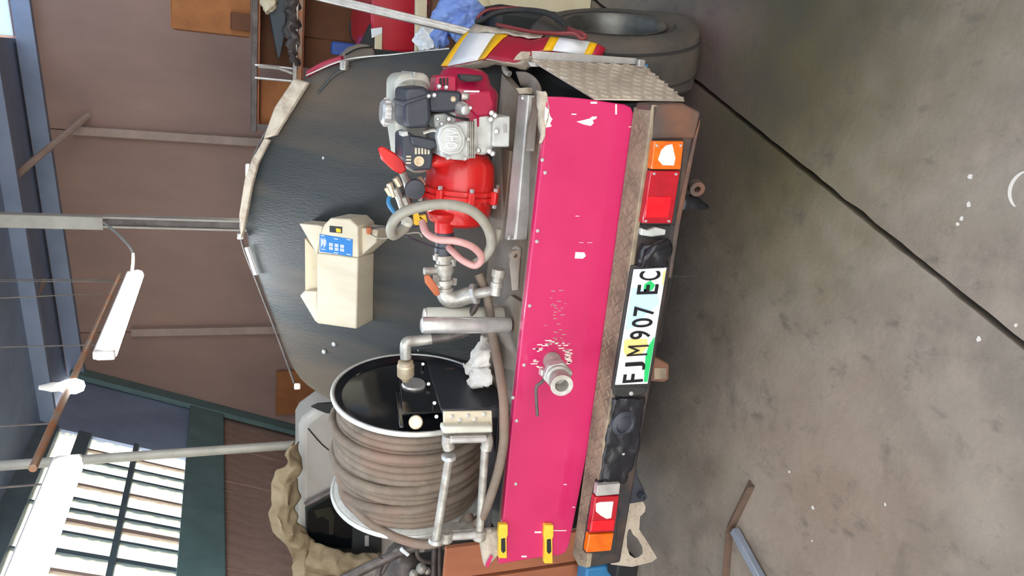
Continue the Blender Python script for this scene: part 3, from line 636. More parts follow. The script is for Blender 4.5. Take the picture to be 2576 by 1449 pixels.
obj('lid_edge', tube([p+V((0, .03, .006)) for p in edge], .0055, 8), SCRAP, LID)
obj('lid_edge', tube([PS(770, 190, .006), PS(870, 150, .006), PS(1000, 136, .006), PS(1130, 122, .006)], .003, 8), DISCW, LID)
obj('lid_skin_edge', tube([PS(776, 186, -.03), PS(815, 164, -.03), PS(862, 148, -.03)], .016, 8), SKIN, LID)
chn = prism(NB(), [PS(748, 198, .01), PS(782, 208, .01), PS(700, 340, .01), PS(672, 348, .01), PS(700, 270, .01)], SN*.03)
tag(obj('rim_channel', chn, PALE, LID, bevel=.006), 'pale folded rim channel')
obj('rim_channel', prism(NB(), [PS(672, 346, .006), PS(684, 352, .006), PS(654, 410, .006), PS(638, 470, .006), PS(622, 560, .006), PS(612, 600, .006), PS(608, 540, .006), PS(622, 450, .006), PS(640, 400, .006)], SN*.02), PALE, LID, bevel=.004)
obj('rim_lug', box(PS(866, 164, .02), (.04, .03, .03), (X1, SN, SN.cross(X1))), GALV, LID, bevel=.005)
obj('lid_fold', tube([PS(800, 235, .012), PS(840, 190, .014), PS(880, 168, .012)], .008, 8), BLACK, LID)
obj('rim_nut', box(PS(605, 594, .01), (.03, .03, .03)), CHROME, LID, bevel=.006)
obj('rim_strip', prism(NB(), [PS(622, 622, .0), PS(628, 620, .0), PS(652, 690, .0), PS(645, 690, 0)], SN*.02), STRIPEW, LID)
obj('rim_corner', box(PS(748, 972, .01), (.03, .02, .03)), CHIP, LID, bevel=.006)
for x, y in ((815, 398), (846, 399), (840, 866), (815, 885), (963, 528), (957, 671), (952, 806), (968, 462)):
    obj('rivet', lathe(PS(x, y, .022), SN, [(.012, 0), (.009, .005), (0, .007)], 10), CHROME, LID)
# outlet valve through the panel
o0 = P(1388, 906, 0); vd = (P(1414, 972, -.2)-P(1388, 906, 0)).normalized()
OV = obj('outlet_valve', lathe(o0, vd, [(.034, 0), (.034, .012), (.028, .02), (.028, .06), (.038, .065), (.038, .1), (.034, .105), (.044, .115), (.044, .14), (.036, .145), (.04, .2), (.024, .2), (.02, .15), (0, .15)], 24), GALV, TR)
tag(OV, 'galvanised outlet valve with open nozzle')
obj('hex_collar', lathe(o0+vd*.098, vd, [(.034, 0), (.054, .003), (.054, .03), (.034, .033)], 6), ALU, OV, bevel=.003)
h0 = o0+vd*.075
obj('valve_handle', tube([h0+V((0, 0, .03)), P(1366, 958, -.1), P(1350, 972, -.09), P(1349, 1000, -.085), P(1352, 1046, -.08)], .006, 8, 3), SCRAP, OV)
obj('handle_nut', box(P(1368, 936, -.07), (.025, .03, .03)), CHROME, OV, bevel=.004)

# ================================================================ THINGS ON THE DECK
# --- motor pump
MP = thing('motor_pump', (-.3, .36, .93), 'petrol engine coupled to a red water pump on the right of the deck', 'pump')
# fuel tank
obj('fuel_tank', pp([(998, 186), (1085, 182), (1092, 300), (1090, 436), (1036, 440), (1010, 402), (996, 300)], .42, .22), IVORY, MP, bevel=.035, seg=4)
obj('tank_seam', pp([(1040, 181), (1044, 181), (1048, 300), (1044, 300)], .415, .2), LGREY, MP)
p = P(1003, 285, .46); p.z = P(996, 290, .42).z+.018; fc = obj('filler_cap', lathe(p, Z1, [(.04, -.03), (.042, -.005), (.048, 0), (.048, .022), (.038, .03), (0, .03)], 24), CHROME, MP)
for k in range(10): a = k*.628; obj('cap_rib', box(p+V((math.cos(a)*.048, math.sin(a)*.048, .01)), (.008, .008, .02)), CHROME, fc)
obj('tank_strap', tube([P(1002, 210, .43), P(1030, 200, .40), P(1070, 205, .40), P(1086, 225, .41)], .006, 6), IVORY, MP)
# recoil starter cover
rb = P(1170, 172, .40)
RCV = obj('recoil_cover', lathe(rb, (-1, -.02, .0), [(0, 0), (.06, .0), (.085, .015), (.1, .05), (.122, .07), (.13, .085), (.13, .2), (.12, .21)], 32), COVER, MP)
tag(RCV, 'crimson recoil starter cover')
for i in range(4):
    obj('vent_slot', pp([(1108+i*8, 196), (1112+i*8, 196), (1112+i*8, 216), (1108+i*8, 216)], .265+.004*i, .012), DARK, RCV)
obj('vent_plate', pp([(1098, 190), (1150, 188), (1150, 238), (1092, 238)], .275, .08), COVER, RCV, bevel=.008)
obj('starter_grip', pp([(1156, 186), (1216, 190), (1214, 204), (1176, 206), (1160, 200)], .255, .04), RUBBER, RCV, bevel=.006)
obj('cover_stripe', pp(rc(1168, 228, 1206, 232), .262, .01), WHITE, RCV)
obj('cover_skirt', pp([(1165, 232), (1236, 225), (1246, 262), (1240, 292), (1200, 296), (1172, 270)], .262, .15), COVER, RCV, bevel=.01)
# air cleaner
AC = obj('air_cleaner', pp([(1018, 222), (1066, 218), (1082, 228), (1086, 300), (1078, 322), (1024, 324), (1016, 300)], .24, .17), PLASTIC, MP, bevel=.014, seg=3)
obj('cleaner_lid', pp([(1014, 255), (1040, 248), (1078, 236), (1078, 245), (1040, 258), (1016, 266)], .232, .17), PLASTIC, AC, bevel=.004)
obj('cleaner_duct', pp([(1078, 232), (1110, 226), (1162, 230), (1162, 275), (1130, 284), (1080, 282)], .262, .09), PLASTIC, AC, bevel=.01)
obj('duct_bolt', lathe(P(1140, 249, .262), -Y1, [(.011, 0), (.011, .004), (.006, .008)], 6), BRASS, AC)
obj('duct_knob', lathe(P(1162, 242, .27), X1*.0+V((0, -.3, -1)), [(.014, 0), (.014, .02), (.008, .026)], 12), GALV, AC)
# carburettor and links
CB = obj('carburettor', pp([(1092, 288), (1150, 280), (1168, 296), (1160, 318), (1110, 330), (1094, 322)], .28, .09), LGREY, MP, bevel=.008)
obj('float_bowl', lathe(P(1168, 276, .24), V((.1, .9, .1)), [(0, -.02), (.016, -.014), (.024, 0), (.026, .03), (.02, .06)], 18), CHROME, CB)
for x, y, r in ((1182, 272, .008), (1128, 300, .01), (1110, 312, .008), (1142, 318, .009), (1100, 300, .007), (1092, 240, .009), (1104, 218, .009), (1122, 220, .008), (1078, 242, .008)):
    obj('small_bolt', lathe(P(x, y, .245), V((.1, -1, .2)), [(r, 0), (r, .014), (r*.6, .02)], 8), CHROME, CB)
obj('throttle_link', tube([P(1065, 335, .25), P(1090, 328, .24), P(1110, 334, .23), P(1120, 318, .22), P(1128, 306, .23)], .006, 6), GALV, MP)
obj('link_rod', tube([P(1120, 284, .27), P(1150, 296, .25), P(1180, 300, .25)], .004, 6), DARK, MP)
# crankcase, head
obj('crankcase', pp([(1180, 292), (1228, 284), (1246, 296), (1244, 376), (1220, 392), (1182, 385)], .27, .24), LGREY, MP, bevel=.012)
obj('crankcase_rib', pp([(1192, 300), (1200, 298), (1204, 380), (1196, 382)], .26, .03), LGREY, MP, bevel=.003)
ft = obj('engine_foot', pp([(1240, 296), (1284, 292), (1282, 370), (1238, 370)], .25, .3), LGREY, MP, bevel=.006)
obj('data_plate', pp(rc(1266, 312, 1276, 334), .2485, .003), ALU, ft); 
for x, y in ((1250, 330), (1238, 284), (1236, 300), (1246, 290), (1232, 380), (1240, 386), (1204, 378)): bolt('foot_bolt', P(x, y, .25), V((0, -1, .5)), .011, .018, CHROME, MP)
obj('cylinder_head', pp([(1148, 310), (1180, 305), (1192, 318), (1192, 396), (1170, 404), (1140, 402), (1108, 394), (1104, 330)], .215, .16), LGREY, MP, bevel=.008)
for k in range(4): obj('cooling_fin', pp(rc(1178+k*5, 306, 1180.5+k*5, 398), .205, .1), GALV, MP)
RC = obj('rocker_cover', pp([(1100, 345), (1106, 322), (1124, 312), (1148, 312), (1162, 322), (1172, 345), (1170, 372), (1158, 388), (1130, 390), (1108, 382)], .185, .04), LGREY, MP, bevel=.006)
obj('cover_face', pp([(1106, 346), (1112, 328), (1126, 320), (1146, 320), (1156, 328), (1164, 346), (1162, 368), (1152, 380), (1128, 382), (1112, 374)], .178, .01), LGREY, RC, bevel=.003)
text('raised_letters', 'OHV', WHITE, RC, P(1137, 350, .1765), (P(1138, 326, .177)-P(1138, 374, .177)).length, .04, (X1, Z1), .005, .0)
for x, y in ((1176, 350), (1168, 398), (1126, 396)): bolt('head_bolt', P(x, y, .2), -Y1, .009, .012, CHROME, MP)
# control box
CT = obj('control_box', pp([(1012, 338), (1030, 332), (1050, 348), (1086, 352), (1090, 400), (1086, 428), (1040, 430), (1026, 412), (1012, 400)], .25, .13), PLASTIC, MP, bevel=.008)
obj('control_arm', pp([(1030, 342), (1060, 346), (1096, 352), (1104, 370), (1080, 378), (1036, 364)], .235, .04), PLASTIC, CT, bevel=.006)
obj('control_top', pp([(1010, 332), (1026, 330), (1028, 342), (1012, 344)], .24, .05), LGREY, CT, bevel=.003)
for i in range(5):
    obj('vent_slot', pp(rc(1044+i*8, 372, 1048.5+i*8, 388), .247, .006), CREAM, CT)
for i in range(3): obj('vent_slot', pp(rc(1022, 392+i*8, 1034, 396+i*8), .247, .006), CREAM, CT)
obj('control_knob', lathe(P(1053, 405, .25), -Y1, [(.018, 0), (.018, .008), (.011, .008), (.011, .002), (0, .002)], 18), BRASS, CT)
# red pump end
pb = P(1163, 388, .40)
PV = obj('pump_casing', lathe(pb, (-1, -.02, .0), [(.085, -.01), (.1, .0), (.125, .035), (.132, .1), (.132, .125), (.146, .128), (.146, .142), (.138, .143), (.138, .148), (.146, .149), (.146, .163), (.132, .166), (.126, .22), (.112, .255), (.085, .27), (.05, .275)], 40), PUMPRED, MP)
tag(PV, 'signal red pump casing')
for a in (0, 90, 180, 270, 45, 135, 225, 315):
    r = math.radians(a); d = V((0, math.cos(r), math.sin(r))); c = pb+V((-.146, -.004, 0))+d*.148
    obj('flange_lug', box(c, (.05, .028, .028), (X1, d, X1.cross(d))), PUMPRED, PV, bevel=.006)
    obj('flange_bolt', cyl(c-X1*.038+d*.004, c+X1*.038+d*.004, .009, 6), CHROME, PV)
na, nb_ = P(1117, 535, .33), P(1117, 590, .33)
obj('outlet_neck', lathe(na, nb_-na, [(.058, 0), (.05, .02), (.036, .035), (.036, .085), (.04, .09), (.04, .1)], 24), PUMPRED, PV)
obj('casing_boss', pp([(1085, 392), (1150, 388), (1160, 420), (1090, 425)], .30, .1), PUMPRED, PV, bevel=.02)
# lever, knob, fittings
LV = obj('red_lever', pp([(951, 372), (964, 368), (988, 382), (1012, 396), (1024, 428), (1010, 440), (988, 428), (960, 402)], .36, .016), PUMPRED, MP, bevel=.006)
obj('lever_post', tube([P(1012, 432, .37), P(1022, 455, .38), P(1030, 490, .40)], .014, 8), GALV, MP)
obj('priming_knob', lathe(P(1044, 476, .30), V((.05, -1, .1)), [(.012, -.05), (.034, -.02), (.038, 0), (.034, .014), (0, .018)], 22), PLASTIC, MP)
for x, y, r, l in ((985, 478, .012, .05), (1000, 488, .014, .04), (1010, 516, .013, .05), (1000, 458, .012, .03), (1005, 500, .01, .04), (1022, 508, .016, .04), (1060, 456, .01, .03), (978, 482, .01, .03)):
    obj('pipe_fitting', cyl(P(x, y, .36)-V((l/2, 0, .01)), P(x, y, .36)+V((l/2, 0, .01)), r, 8), GALV if r > .0125 else BRASS, MP)
obj('fitting_body', pp([(1010, 440), (1030, 470), (1040, 530), (1020, 540), (1008, 500), (1004, 460)], .40, .05), SCRAP, MP, bevel=.008)
obj('blue_hose', tube([P(992, 492, .37), P(980, 496, .36), P(978, 512, .35), P(990, 532, .34), P(1002, 545, .34)], .008, 8), BLUEP, MP)
obj('yellow_tape', pp([(1006, 556), (1016, 530), (1032, 515), (1052, 516), (1054, 530), (1030, 536), (1018, 560)], .33, .05), YELLOW, MP, bevel=.006)
YV = obj('small_valve', pp([(1030, 560), (1040, 540), (1056, 545), (1052, 572), (1036, 575)], .32, .04), PLASTIC, MP, bevel=.006)
tag(obj('valve_wing', pp([(1040, 540), (1052, 534), (1056, 544), (1072, 540), (1076, 560), (1064, 562), (1058, 552), (1054, 568), (1042, 566)], .31, .02), YLATCH, YV, bevel=.004), 'yellow valve wing')
obj('white_cap', lathe(P(1022, 565, .30), V((.7, -.7, 0)), [(.02, 0), (.022, .02), (.014, .03)], 14), IVORY, YV)
obj('support_bar', box((P(1250, 470, .40).x, .42, .91), (.3, .2, .035)), GREY, MP, bevel=.004)

# --- discharge valve
DV = thing('ball_valve', P(1120, 690, .34), 'steel ball valve with faded orange lever below the red pump outlet', 'valve')
a, b = P(1117, 582, .33), P(1117, 640, .33); obj('grey_coupling', lathe(a, b-a, [(.034, 0), (.038, .004), (.038, .03), (.034, .034), (.034, .055), (.038, .06), (.038, (b-a).length)], 20), PLASTIC, DV)
a, b = P(1116, 638, .33), P(1119, 724, .33); L = (b-a).length
obj('valve_body', lathe(a, b-a, [(.03, 0), (.042, .002), (.042, .02), (.03, .024), (.03, .036), (.036, .04), (.038, .07), (.03, .085), (.03, .098), (.042, .1), (.042, .118), (.028, .12), (.028, L)], 20), GALV, DV)
for x, y in ((1098, 646), (1140, 650), (1100, 706), (1144, 708), (1142, 660), (1094, 700)): obj('valve_bolt', cyl(P(x, y, .31)-X1*.014, P(x, y, .31)+X1*.014, .009, 6), GALV, DV)
st_ = obj('valve_stem', cyl(P(1100, 682, .33), P(1066, 682, .33), .016, 12), GALV, DV)
obj('lever', pp([(1068, 694), (1080, 692), (1104, 724), (1108, 742), (1096, 746), (1070, 712)], .29, .012), ORANGE, DV, bevel=.004)
obj('elbow', tube([P(1119, 722, .33), P(1120, 740, .33), P(1130, 752, .32), P(1150, 752, .31), P(1176, 744, .29), P(1200, 738, .27)], .034, 16), GALV, DV)
obj('union_collar', cyl(P(1188, 741, .28), P(1200, 738, .27), .042, 8), CHROME, DV)
obj('side_pipe', tube([P(1196, 739, .27), P(1230, 733, .24), P(1250, 728, .22)], .02, 12, 3), GALV, DV)
obj('hose_tail', lathe(P(1246, 742, .2), P(1256, 672, .2)-P(1246, 742, .2), [(.02, 0), (.02, .03), (.024, .032), (.024, .05), (.02, .052), (.02, .07), (.026, .072), (.026, .1), (.018, .104)], 16), GALV, DV)

# --- hoses
tag(obj('hose', tube([P(1020, 572, .29), P(990, 592, .26), P(984, 572, .22), P(1000, 545, .18), P(1040, 525, .15), P(1110, 514, .13), P(1180, 527, .13), P(1222, 565, .14), P(1236, 612, .16), P(1220, 645, .2), P(1196, 662, .24)], .0185, 14, 8), HOSEG), 'thick grey hose looping in front of the red pump', 'hose')
tag(obj('hose', tube([P(1256, 575, .17), P(1250, 600, .18), P(1225, 640, .22), P(1206, 662, .25)], .0125, 12, 8), HOSEG), 'short thinner grey hose end crossing the big grey loop', 'hose')
tag(obj('hose', tube([P(1062, 558, .28), P(1072, 585, .24), P(1100, 602, .2), P(1150, 607, .17), P(1190, 622, .17), P(1212, 648, .19), P(1196, 668, .22), P(1164, 655, .24), P(1140, 634, .27), P(1128, 622, .30)], .0135, 14, 8), PINK), 'pink clear hose curling round the grey coupling', 'hose')
tag(obj('wire', tube([P(925, 575, .9), P(980, 572, .5), P(1010, 590, .32), P(1060, 610, .32), P(1092, 622, .32)], .004, 6), PLASTIC), 'grey twin wire from the cream control box to the valve', 'wire')
tag(obj('wire', tube([P(925, 586, .9), P(960, 600, .55), P(1000, 592, .35), P(1050, 585, .3), P(1062, 596, .3)], .003, 6), HOSEG), 'thin pale wire trailing from the cream control box', 'wire')
tag(obj('drain_hose', tube([P(1212, 700, .3), P(1200, 760, .3), P(1180, 800, .3), P(1176, 815, .3)], .014, 10), SCRAP), 'short grey hose behind the silver standpipe', 'hose')
tag(obj('delivery_hose', tube([P(1205, 690, .3), P(1224, 740, .27), P(1234, 800, .25), P(1240, 850, .18), P(1254, 920, .06), P(1266, 1000, -.03), P(1268, 1060, -.05), P(1266, 1120, -.05), P(1252, 1190, -.05), P(1230, 1260, -.05), P(1208, 1308, -.02), P(1192, 1320, .04), P(1180, 1300, .1)], .0175, 14, 8), HOSE), 'brown hose running along the deck edge to the reel', 'hose')

# --- standpipe
Ya = PZ(1285, 818, .9).y
SP = thing('standpipe', PZ(1285, 818, .88), 'silver capped standpipe on a thick grey base plate', 'pipe')
a, b = P(1282, 818, Ya), P(1060, 818, Ya); obj('pipe_tube', lathe(a, b-a, [(.029, 0), (.031, .003), (.031, (b-a).length-.012), (.029, (b-a).length-.003), (.024, (b-a).length)], 28), CHROME, SP)
obj('base_plate', prism(NB(), [PZ(1250, 770, .895), PZ(1284, 742, .895), PZ(1308, 758, .895), PZ(1308, 790, .895), PZ(1296, 936, .895), PZ(1262, 925, .895)], V((0, 0, -.02))), GREY, SP, bevel=.003)
CN = thing('canister', P(1175, 795, Ya+.12), 'cream cylinder standing behind the silver standpipe', 'canister')
a, b = V((P(1170, 796, Ya+.12).x, Ya+.12, .885)), P(1070, 796, Ya+.12); b.x = a.x
obj('body', lathe(a, Z1, [(.036, 0), (.038, .004), (.038, b.z-.885-.01), (.034, b.z-.885)], 24), IVORY, CN); obj('cap', lathe(a+V((0, 0, b.z-.885)), Z1, [(.034, 0), (.034, .004), (.02, .008)], 20), GALV, CN)

# --- control box on the lid
ex = X1; es = SN.cross(X1).normalized(); es = -es if es.z < 0 else es
H = .15
BX = thing('control_box', PS(850, 720, .02), 'cream plastic control box with a blue keypad label on the black lid', 'control box')
def PB(x, y, o): return PS(x, y, o+.022)
bm = NB(); prism(bm, [PB(797, 636, H), PB(900, 648, H), PB(896, 828, H), PB(797, 814, H)], SN*-(H-.0))
obj('box_body', bm, CREAM, BX, bevel=.006)
obj('box_flange', prism(NB(), [PB(752, 562, .11), PB(800, 566, .11), PB(812, 570, .11), PB(798, 636, .11), PB(797, 640, .11)], SN*-.11), CREAM, BX, bevel=.005)
obj('box_flange', prism(NB(), [PB(765, 732, .11), PB(797, 732, .11), PB(800, 814, .11), PB(792, 808, .11), PB(754, 744, .11)], SN*-.11), CREAM, BX, bevel=.005)
obj('box_back', prism(NB(), [PB(767, 600, .06), PB(800, 640, .06), PB(800, 735, .06), PB(768, 735, .06)], SN*-.06), CREAMD, BX)
HD = obj('keypad_head', prism(NB(), [PB(800, 636, H+.006), PB(806, 588, H+.006), PB(814, 566, H+.006), PB(831, 548, H+.006), PB(880, 551, H+.006), PB(900, 570, H+.006), PB(901, 648, H+.006)], SN*-(H+.006)), CREAM, BX, bevel=.006)
obj('blue_label', prism(NB(), [PB(804, 633, H+.0075), PB(804, 589, H+.0075), PB(887, 602, H+.0075), PB(886, 646, H+.0075)], SN*-.003), BLUEL, HD)
obj('switch_recess', prism(NB(), [PB(829, 584, H+.0075), PB(829, 568, H+.0075), PB(861, 571, H+.0075), PB(860, 587, H+.0075)], SN*-.003), DARK, HD)
obj('switch_flag', prism(NB(), [PB(846, 584, H+.009), PB(845, 574, H+.009), PB(857, 576, H+.009), PB(857, 585, H+.009)], SN*-.003), YELLOW, HD)
def ink(x0, y0, x1, y1):
    f = lambda x, y: (x, y+(x-804)*.155)
    obj('printed_mark', prism(NB(), [PB(*f(x, y), H+.0085) for x, y in rc(x0, y0, x1, y1)], SN*-.002), WHITE, HD, smooth=False)
for k in range(6): ink(807+k*2.4, 597+(k % 2)*4, 808.2+k*2.4, 622-(k % 3)*4)
for x in (828, 842, 856):
    for k in range(3): ink(x+k*3.4, 607, x+2+k*3.4, 615); ink(x+k*3.4, 617, x+2+k*3.4, 624)
for q in ((807, 591, 816, 592.5), (872, 591, 882, 592.5), (840, 594, 850, 595.5), (807, 625, 818, 626.5), (872, 628, 882, 629.5), (840, 629, 850, 630.5)): ink(*q)
for q in ([PB(905, 572, .12), PB(950, 578, .12), PB(946, 610, .12), PB(905, 646, .12)],): obj('terminal_cover', prism(NB(), q, SN*-.12), CREAM, BX, bevel=.006)
obj('wire_clamp', box(PB(928, 580, .13), (.03, .02, .02)), ORANGE, BX, bevel=.004)

# --- rag
RG = loft([PZ(1222, 840, .92), PZ(1200, 880, .96), PZ(1180, 905, .97), PZ(1174, 920, .95), PZ(1190, 935, .96), PZ(1172, 962, .96), PZ(1172, 984, .95)], [PZ(1240, 850, .92), PZ(1238, 880, .95), PZ(1236, 910, .97), PZ(1232, 930, .96), PZ(1240, 950, .94), PZ(1236, 965, .95), PZ(1222, 972, .94)], (0, -.025, .04), 14, .02, 16, 8)
tag(obj('rag', RG, RAG, solid=.003), 'crumpled white rag lying on the reel guard', 'rag')

# --- hose reel
axr = V((1, -.10, .05)).normalized()
hc = P(1040, 985, .41); R = .315; LEN = .47
HR = thing('hose_reel', V((hc.x-.25, .36, .88)), 'hose reel wound with dusty brown hose on the left of the deck', 'hose reel')
def disc(c, sgn, m, nm):
    return obj(nm, lathe(c, axr*sgn, [(0, .004), (.2, .004), (R-.03, -.012), (R-.016, .0), (R-.004, .008), (R+.004, 0), (R, -.012), (.25, -.03), (.0, -.02)], 64), m, HR)
D1 = disc(hc, 1, GLOSS, 'reel_disc')
rg = [(R+.006+.009*math.cos(a), .0+.011*math.sin(a)) for a in [k*math.pi/5 for k in range(10)]]
obj('disc_rim', lathe(hc, axr, rg, 72, closed=True), DISCW, D1)
c2 = hc-axr*LEN
D2 = disc(c2, -1, DISCW, 'reel_disc'); obj('disc_rim', lathe(c2, axr, rg, 72, closed=True), DISCW, D2)
obj('reel_drum', cyl(c2, hc, .16, 32), SCRAP, HR)
# the wound hose: one helix plus an upper crossing turn
u_, v_ = frame_of(axr)
N = 14; pts = []
for i in range(N*40+1):
    t = i/40; a = 2*math.pi*t; f = .022+(LEN-.05)*t/N
    rad = .28+.022*math.sin(math.pi*(t/N))+.006*noise.noise(V((t*1.7, 0, 0)))
    pts.append(c2+axr*(f+.008*noise.noise(V((t*2.3, 5, 0))))+(u_*math.cos(a)+v_*math.sin(a))*rad)
obj('wound_hose', tube(pts, .0178, 10, 1), HOSE, HR)
pts = []
for i in range(0, 100):
    a = 2*math.pi*i/40+1.2; f = .10+.30*i/100
    pts.append(c2+axr*(f+.02*math.sin(i*.11))+(u_*math.cos(a)+v_*math.sin(a))*(.318+.004*noise.noise(V((i*.1, 2, 0)))))
obj('upper_turn', tube(pts, .0185, 10, 1), HOSE, HR)
obj('loose_turn', tube([P(850, 1180, .42), P(868, 1240, .36), P(910, 1298, .27), P(970, 1340, .19), P(1040, 1366, .12), P(1090, 1368, .08), P(1140, 1345, .08), P(1176, 1300, .12)], .0178, 12, 6), HOSE, HR)
# hub, swivel
obj('hub_cap', lathe(hc+axr*.004, axr, [(.026, 0), (.026, .012), (.048, .015), (.05, .028), (.046, .036), (.0, .037)], 12), ALU, HR)
sa, sb_ = hc+axr*.01, P(1020, 865, .36)
swd = P(1020, 895, .34)-P(1021, 960, .36)
obj('swivel_nut', lathe(P(1021, 957, .36), swd, [(.016, 0), (.016, .012), (.024, .014), (.024, .022), (.034, .026), (.034, .07), (.03, .075), (.03, .086), (.024, .09)], 18), BRASS, HR)
obj('swivel_elbow', tube([P(1021, 900, .345), P(1020, 872, .34), P(1026, 860, .34), P(1050, 857, .34), P(1086, 852, .33)], .022, 14, 5), GALV, HR)
obj('feed_hose', tube([P(1082, 853, .33), P(1120, 848, .32), P(1160, 838, .3), P(1182, 826, .3)], .02, 12, 5), SCRAP, HR)
for x, y in ((1054, 880), (1064, 916), (1078, 966), (1093, 1014), (1098, 1048)): obj('guard_bolt', cyl(PX(x, y, hc.x+.03), PX(x, y, hc.x+.045), .008, 6), CHROME, HR)
obj('disc_cap', cyl(PX(1046, 1062, hc.x+.005), PX(1046, 1062, hc.x+.03), .026, 16), BRASS, HR)
GX = hc.x+.03
obj('bearing_plate', prism(NB(), [PX(1000, 895, GX-.004), PX(1060, 878, GX-.004), PX(1112, 1032, GX-.004), PX(1012, 1040, GX-.004)], X1*-.012), GLOSS, HR, bevel=.003)
obj('disc_brace', prism(NB(), [PX(996, 985, GX-.002), PX(1006, 985, GX-.002), PX(1016, 1070, GX-.01), PX(1005, 1070, GX-.01)], X1*-.012), GLOSS, HR, bevel=.003)
GD = obj('side_guard', prism(NB(), [PX(1062, 876, GX), PX(1110, 1032, GX), PX(1256, 1026, GX), PX(1246, 960, GX), PX(1236, 868, GX)], X1*-.015), DKGREY, HR, bevel=.004)
for q in ([(1132, 898), (1146, 888), (1172, 886), (1182, 890), (1174, 896), (1150, 900)], [(1106, 872), (1124, 872), (1124, 876), (1106, 876)], [(1120, 925), (1142, 924), (1142, 928), (1120, 929)]): obj('guard_slot', prism(NB(), [PX(x, y, GX+.001) for x, y in q], X1*-.004), RUST, GD)
Yf = min(PX(1150, 1030, GX).y, .0)
obj('front_guard', pp([(1112, 1030), (1256, 1026), (1250, 1130), (1242, 1150), (1236, 1080), (1118, 1078)], Yf, .012), DKGREY, HR, bevel=.004)
obj('guard_rail', prism(NB(), [P(1238, 1030, Yf), P(1258, 1026, Yf), P(1236, 1330, Yf), P(1214, 1330, Yf)], V((0, .03, 0))), DKGREY, HR, bevel=.004)
obj('guard_base', box((hc.x-.25, .3, .892), (.5, .45, .02)), DKGREY, HR)
# fairlead rollers
Yr = Yf-.03
FLR = obj('roller_bracket', pp([(1116, 1036), (1238, 1034), (1240, 1088), (1116, 1090)], Yf-.012, .012), CREAM, HR, bevel=.004)
obj('bracket_lip', pp([(1114, 1074), (1240, 1072), (1241, 1090), (1114, 1092)], Yf-.045, .045), IVORY, FLR, bevel=.008)
for x, y in ((1136, 1047), (1176, 1045), (1218, 1042), (1156, 1056), (1194, 1054)): bolt('bracket_bolt', P(x, y, Yf-.012), -Y1, .008, .008, CHROME, FLR)
obj('roller_end', tube([P(1128, 1096, Yr), P(1126, 1112, Yr), P(1130, 1128, Yr)], .022, 12, 4), GALV, HR); obj('roller_end', tube([P(1222, 1094, Yr), P(1226, 1112, Yr), P(1222, 1130, Yr)], .022, 12, 4), GALV, HR)
for q in ((1098, 1116), (1112, 1130)):
    pass
obj('short_roller', cyl(P(1132, 1106, Yr-.02), P(1222, 1104, Yr-.02), .014, 14), CHROME, HR)
obj('roller_back', pp([(1120, 1088), (1236, 1086), (1232, 1112), (1124, 1114)], Yr+.01, .02), GALV, HR, bevel=.005)
R1 = obj('long_roller', cyl(P(1130, 1150, Yr-.02), P(1096, 1362, Yr-.02), .0155, 16), GALV, HR)
for x, y in ((1129, 1150), (1096, 1360)): c = P(x, y, Yr-.02); obj('roller_washer', cyl(c-X1*.008, c+X1*.008, .027, 18), CHROME, R1)
R2 = obj('long_roller', cyl(P(1220, 1128, Yr), P(1206, 1345, Yr), .015, 16), GALV, HR)
obj('short_roller', cyl(P(1122, 1350, Yr), P(1206, 1345, Yr), .016, 14), CHROME, HR)
for x, y in ((1122, 1350), (1206, 1345)): c = P(x, y, Yr); obj('roller_end', cyl(c-X1*.02, c+X1*.02, .026, 14), GALV, HR)
obj('end_plate', pp([(1100, 1338), (1236, 1330), (1240, 1342), (1104, 1350)], Yr+.018, .06), GALV, HR, bevel=.005)

# ================================================================ THINGS AROUND THE TRUCK
# --- right rear wheel of the truck, under the striped flank
tyc = V((.17, .69, .362)); tn = V((.96, -.225, .16)).normalized(); TW = .125; TR_ = .362
ty = TR
prof = [(.2, -.8), (.24, -.97), (.29, -1.06), (.325, -.98), (TR_-.008, -.78), (TR_, -.4), (TR_, .4), (TR_-.008, .78), (.325, .98), (.29, 1.06), (.24, .97), (.2, .8)]
bm = lathe(tyc, tn, [(r, h*TW) for r, h in prof], 72, closed=True)
for v in bm.verts:                     # slack wall bulging where it carries the weight
    if v.co.z < .16:
        k = (.16-v.co.z)/.16; side = (v.co-tyc).dot(tn); v.co += tn*side*.28*k; v.co.z = max(v.co.z, .004+.006*abs(side))
ty = obj('rear_wheel', bm, TYRE, TR); tag(ty, 'dusty worn tyre on a steel rim')
for h in (-.45, .62): obj('tread_groove', lathe(tyc, tn, [(TR_-.012, h*TW-.004), (TR_+.0015, h*TW-.004), (TR_+.0015, h*TW+.004), (TR_-.012, h*TW+.004)], 72, closed=True), RUBBER, ty)
obj('bead_ring', lathe(tyc, tn, [(.245, TW*.98), (.252, TW*1.02), (.258, TW*1.0)], 64, closed=True), RUBBER, ty)
obj('wheel_rim', lathe(tyc, tn, [(.2, -TW*.8), (.215, TW*.82), (.222, TW*.98), (.215, TW*1.0), (.2, TW*.86), (.188, TW*.6), (.18, .0), (.15, -.02), (.09, -.0), (.06, .01), (.06, -.03), (0, -.03)], 64), RIM, ty)
for k in range(6): a = k*1.047; uu, vv = frame_of(tn); obj('wheel_nut', cyl(tyc+(uu*math.cos(a)+vv*math.sin(a))*.085-tn*.01, tyc+(uu*math.cos(a)+vv*math.sin(a))*.085+tn*.02, .011, 6), SCRAP, ty)

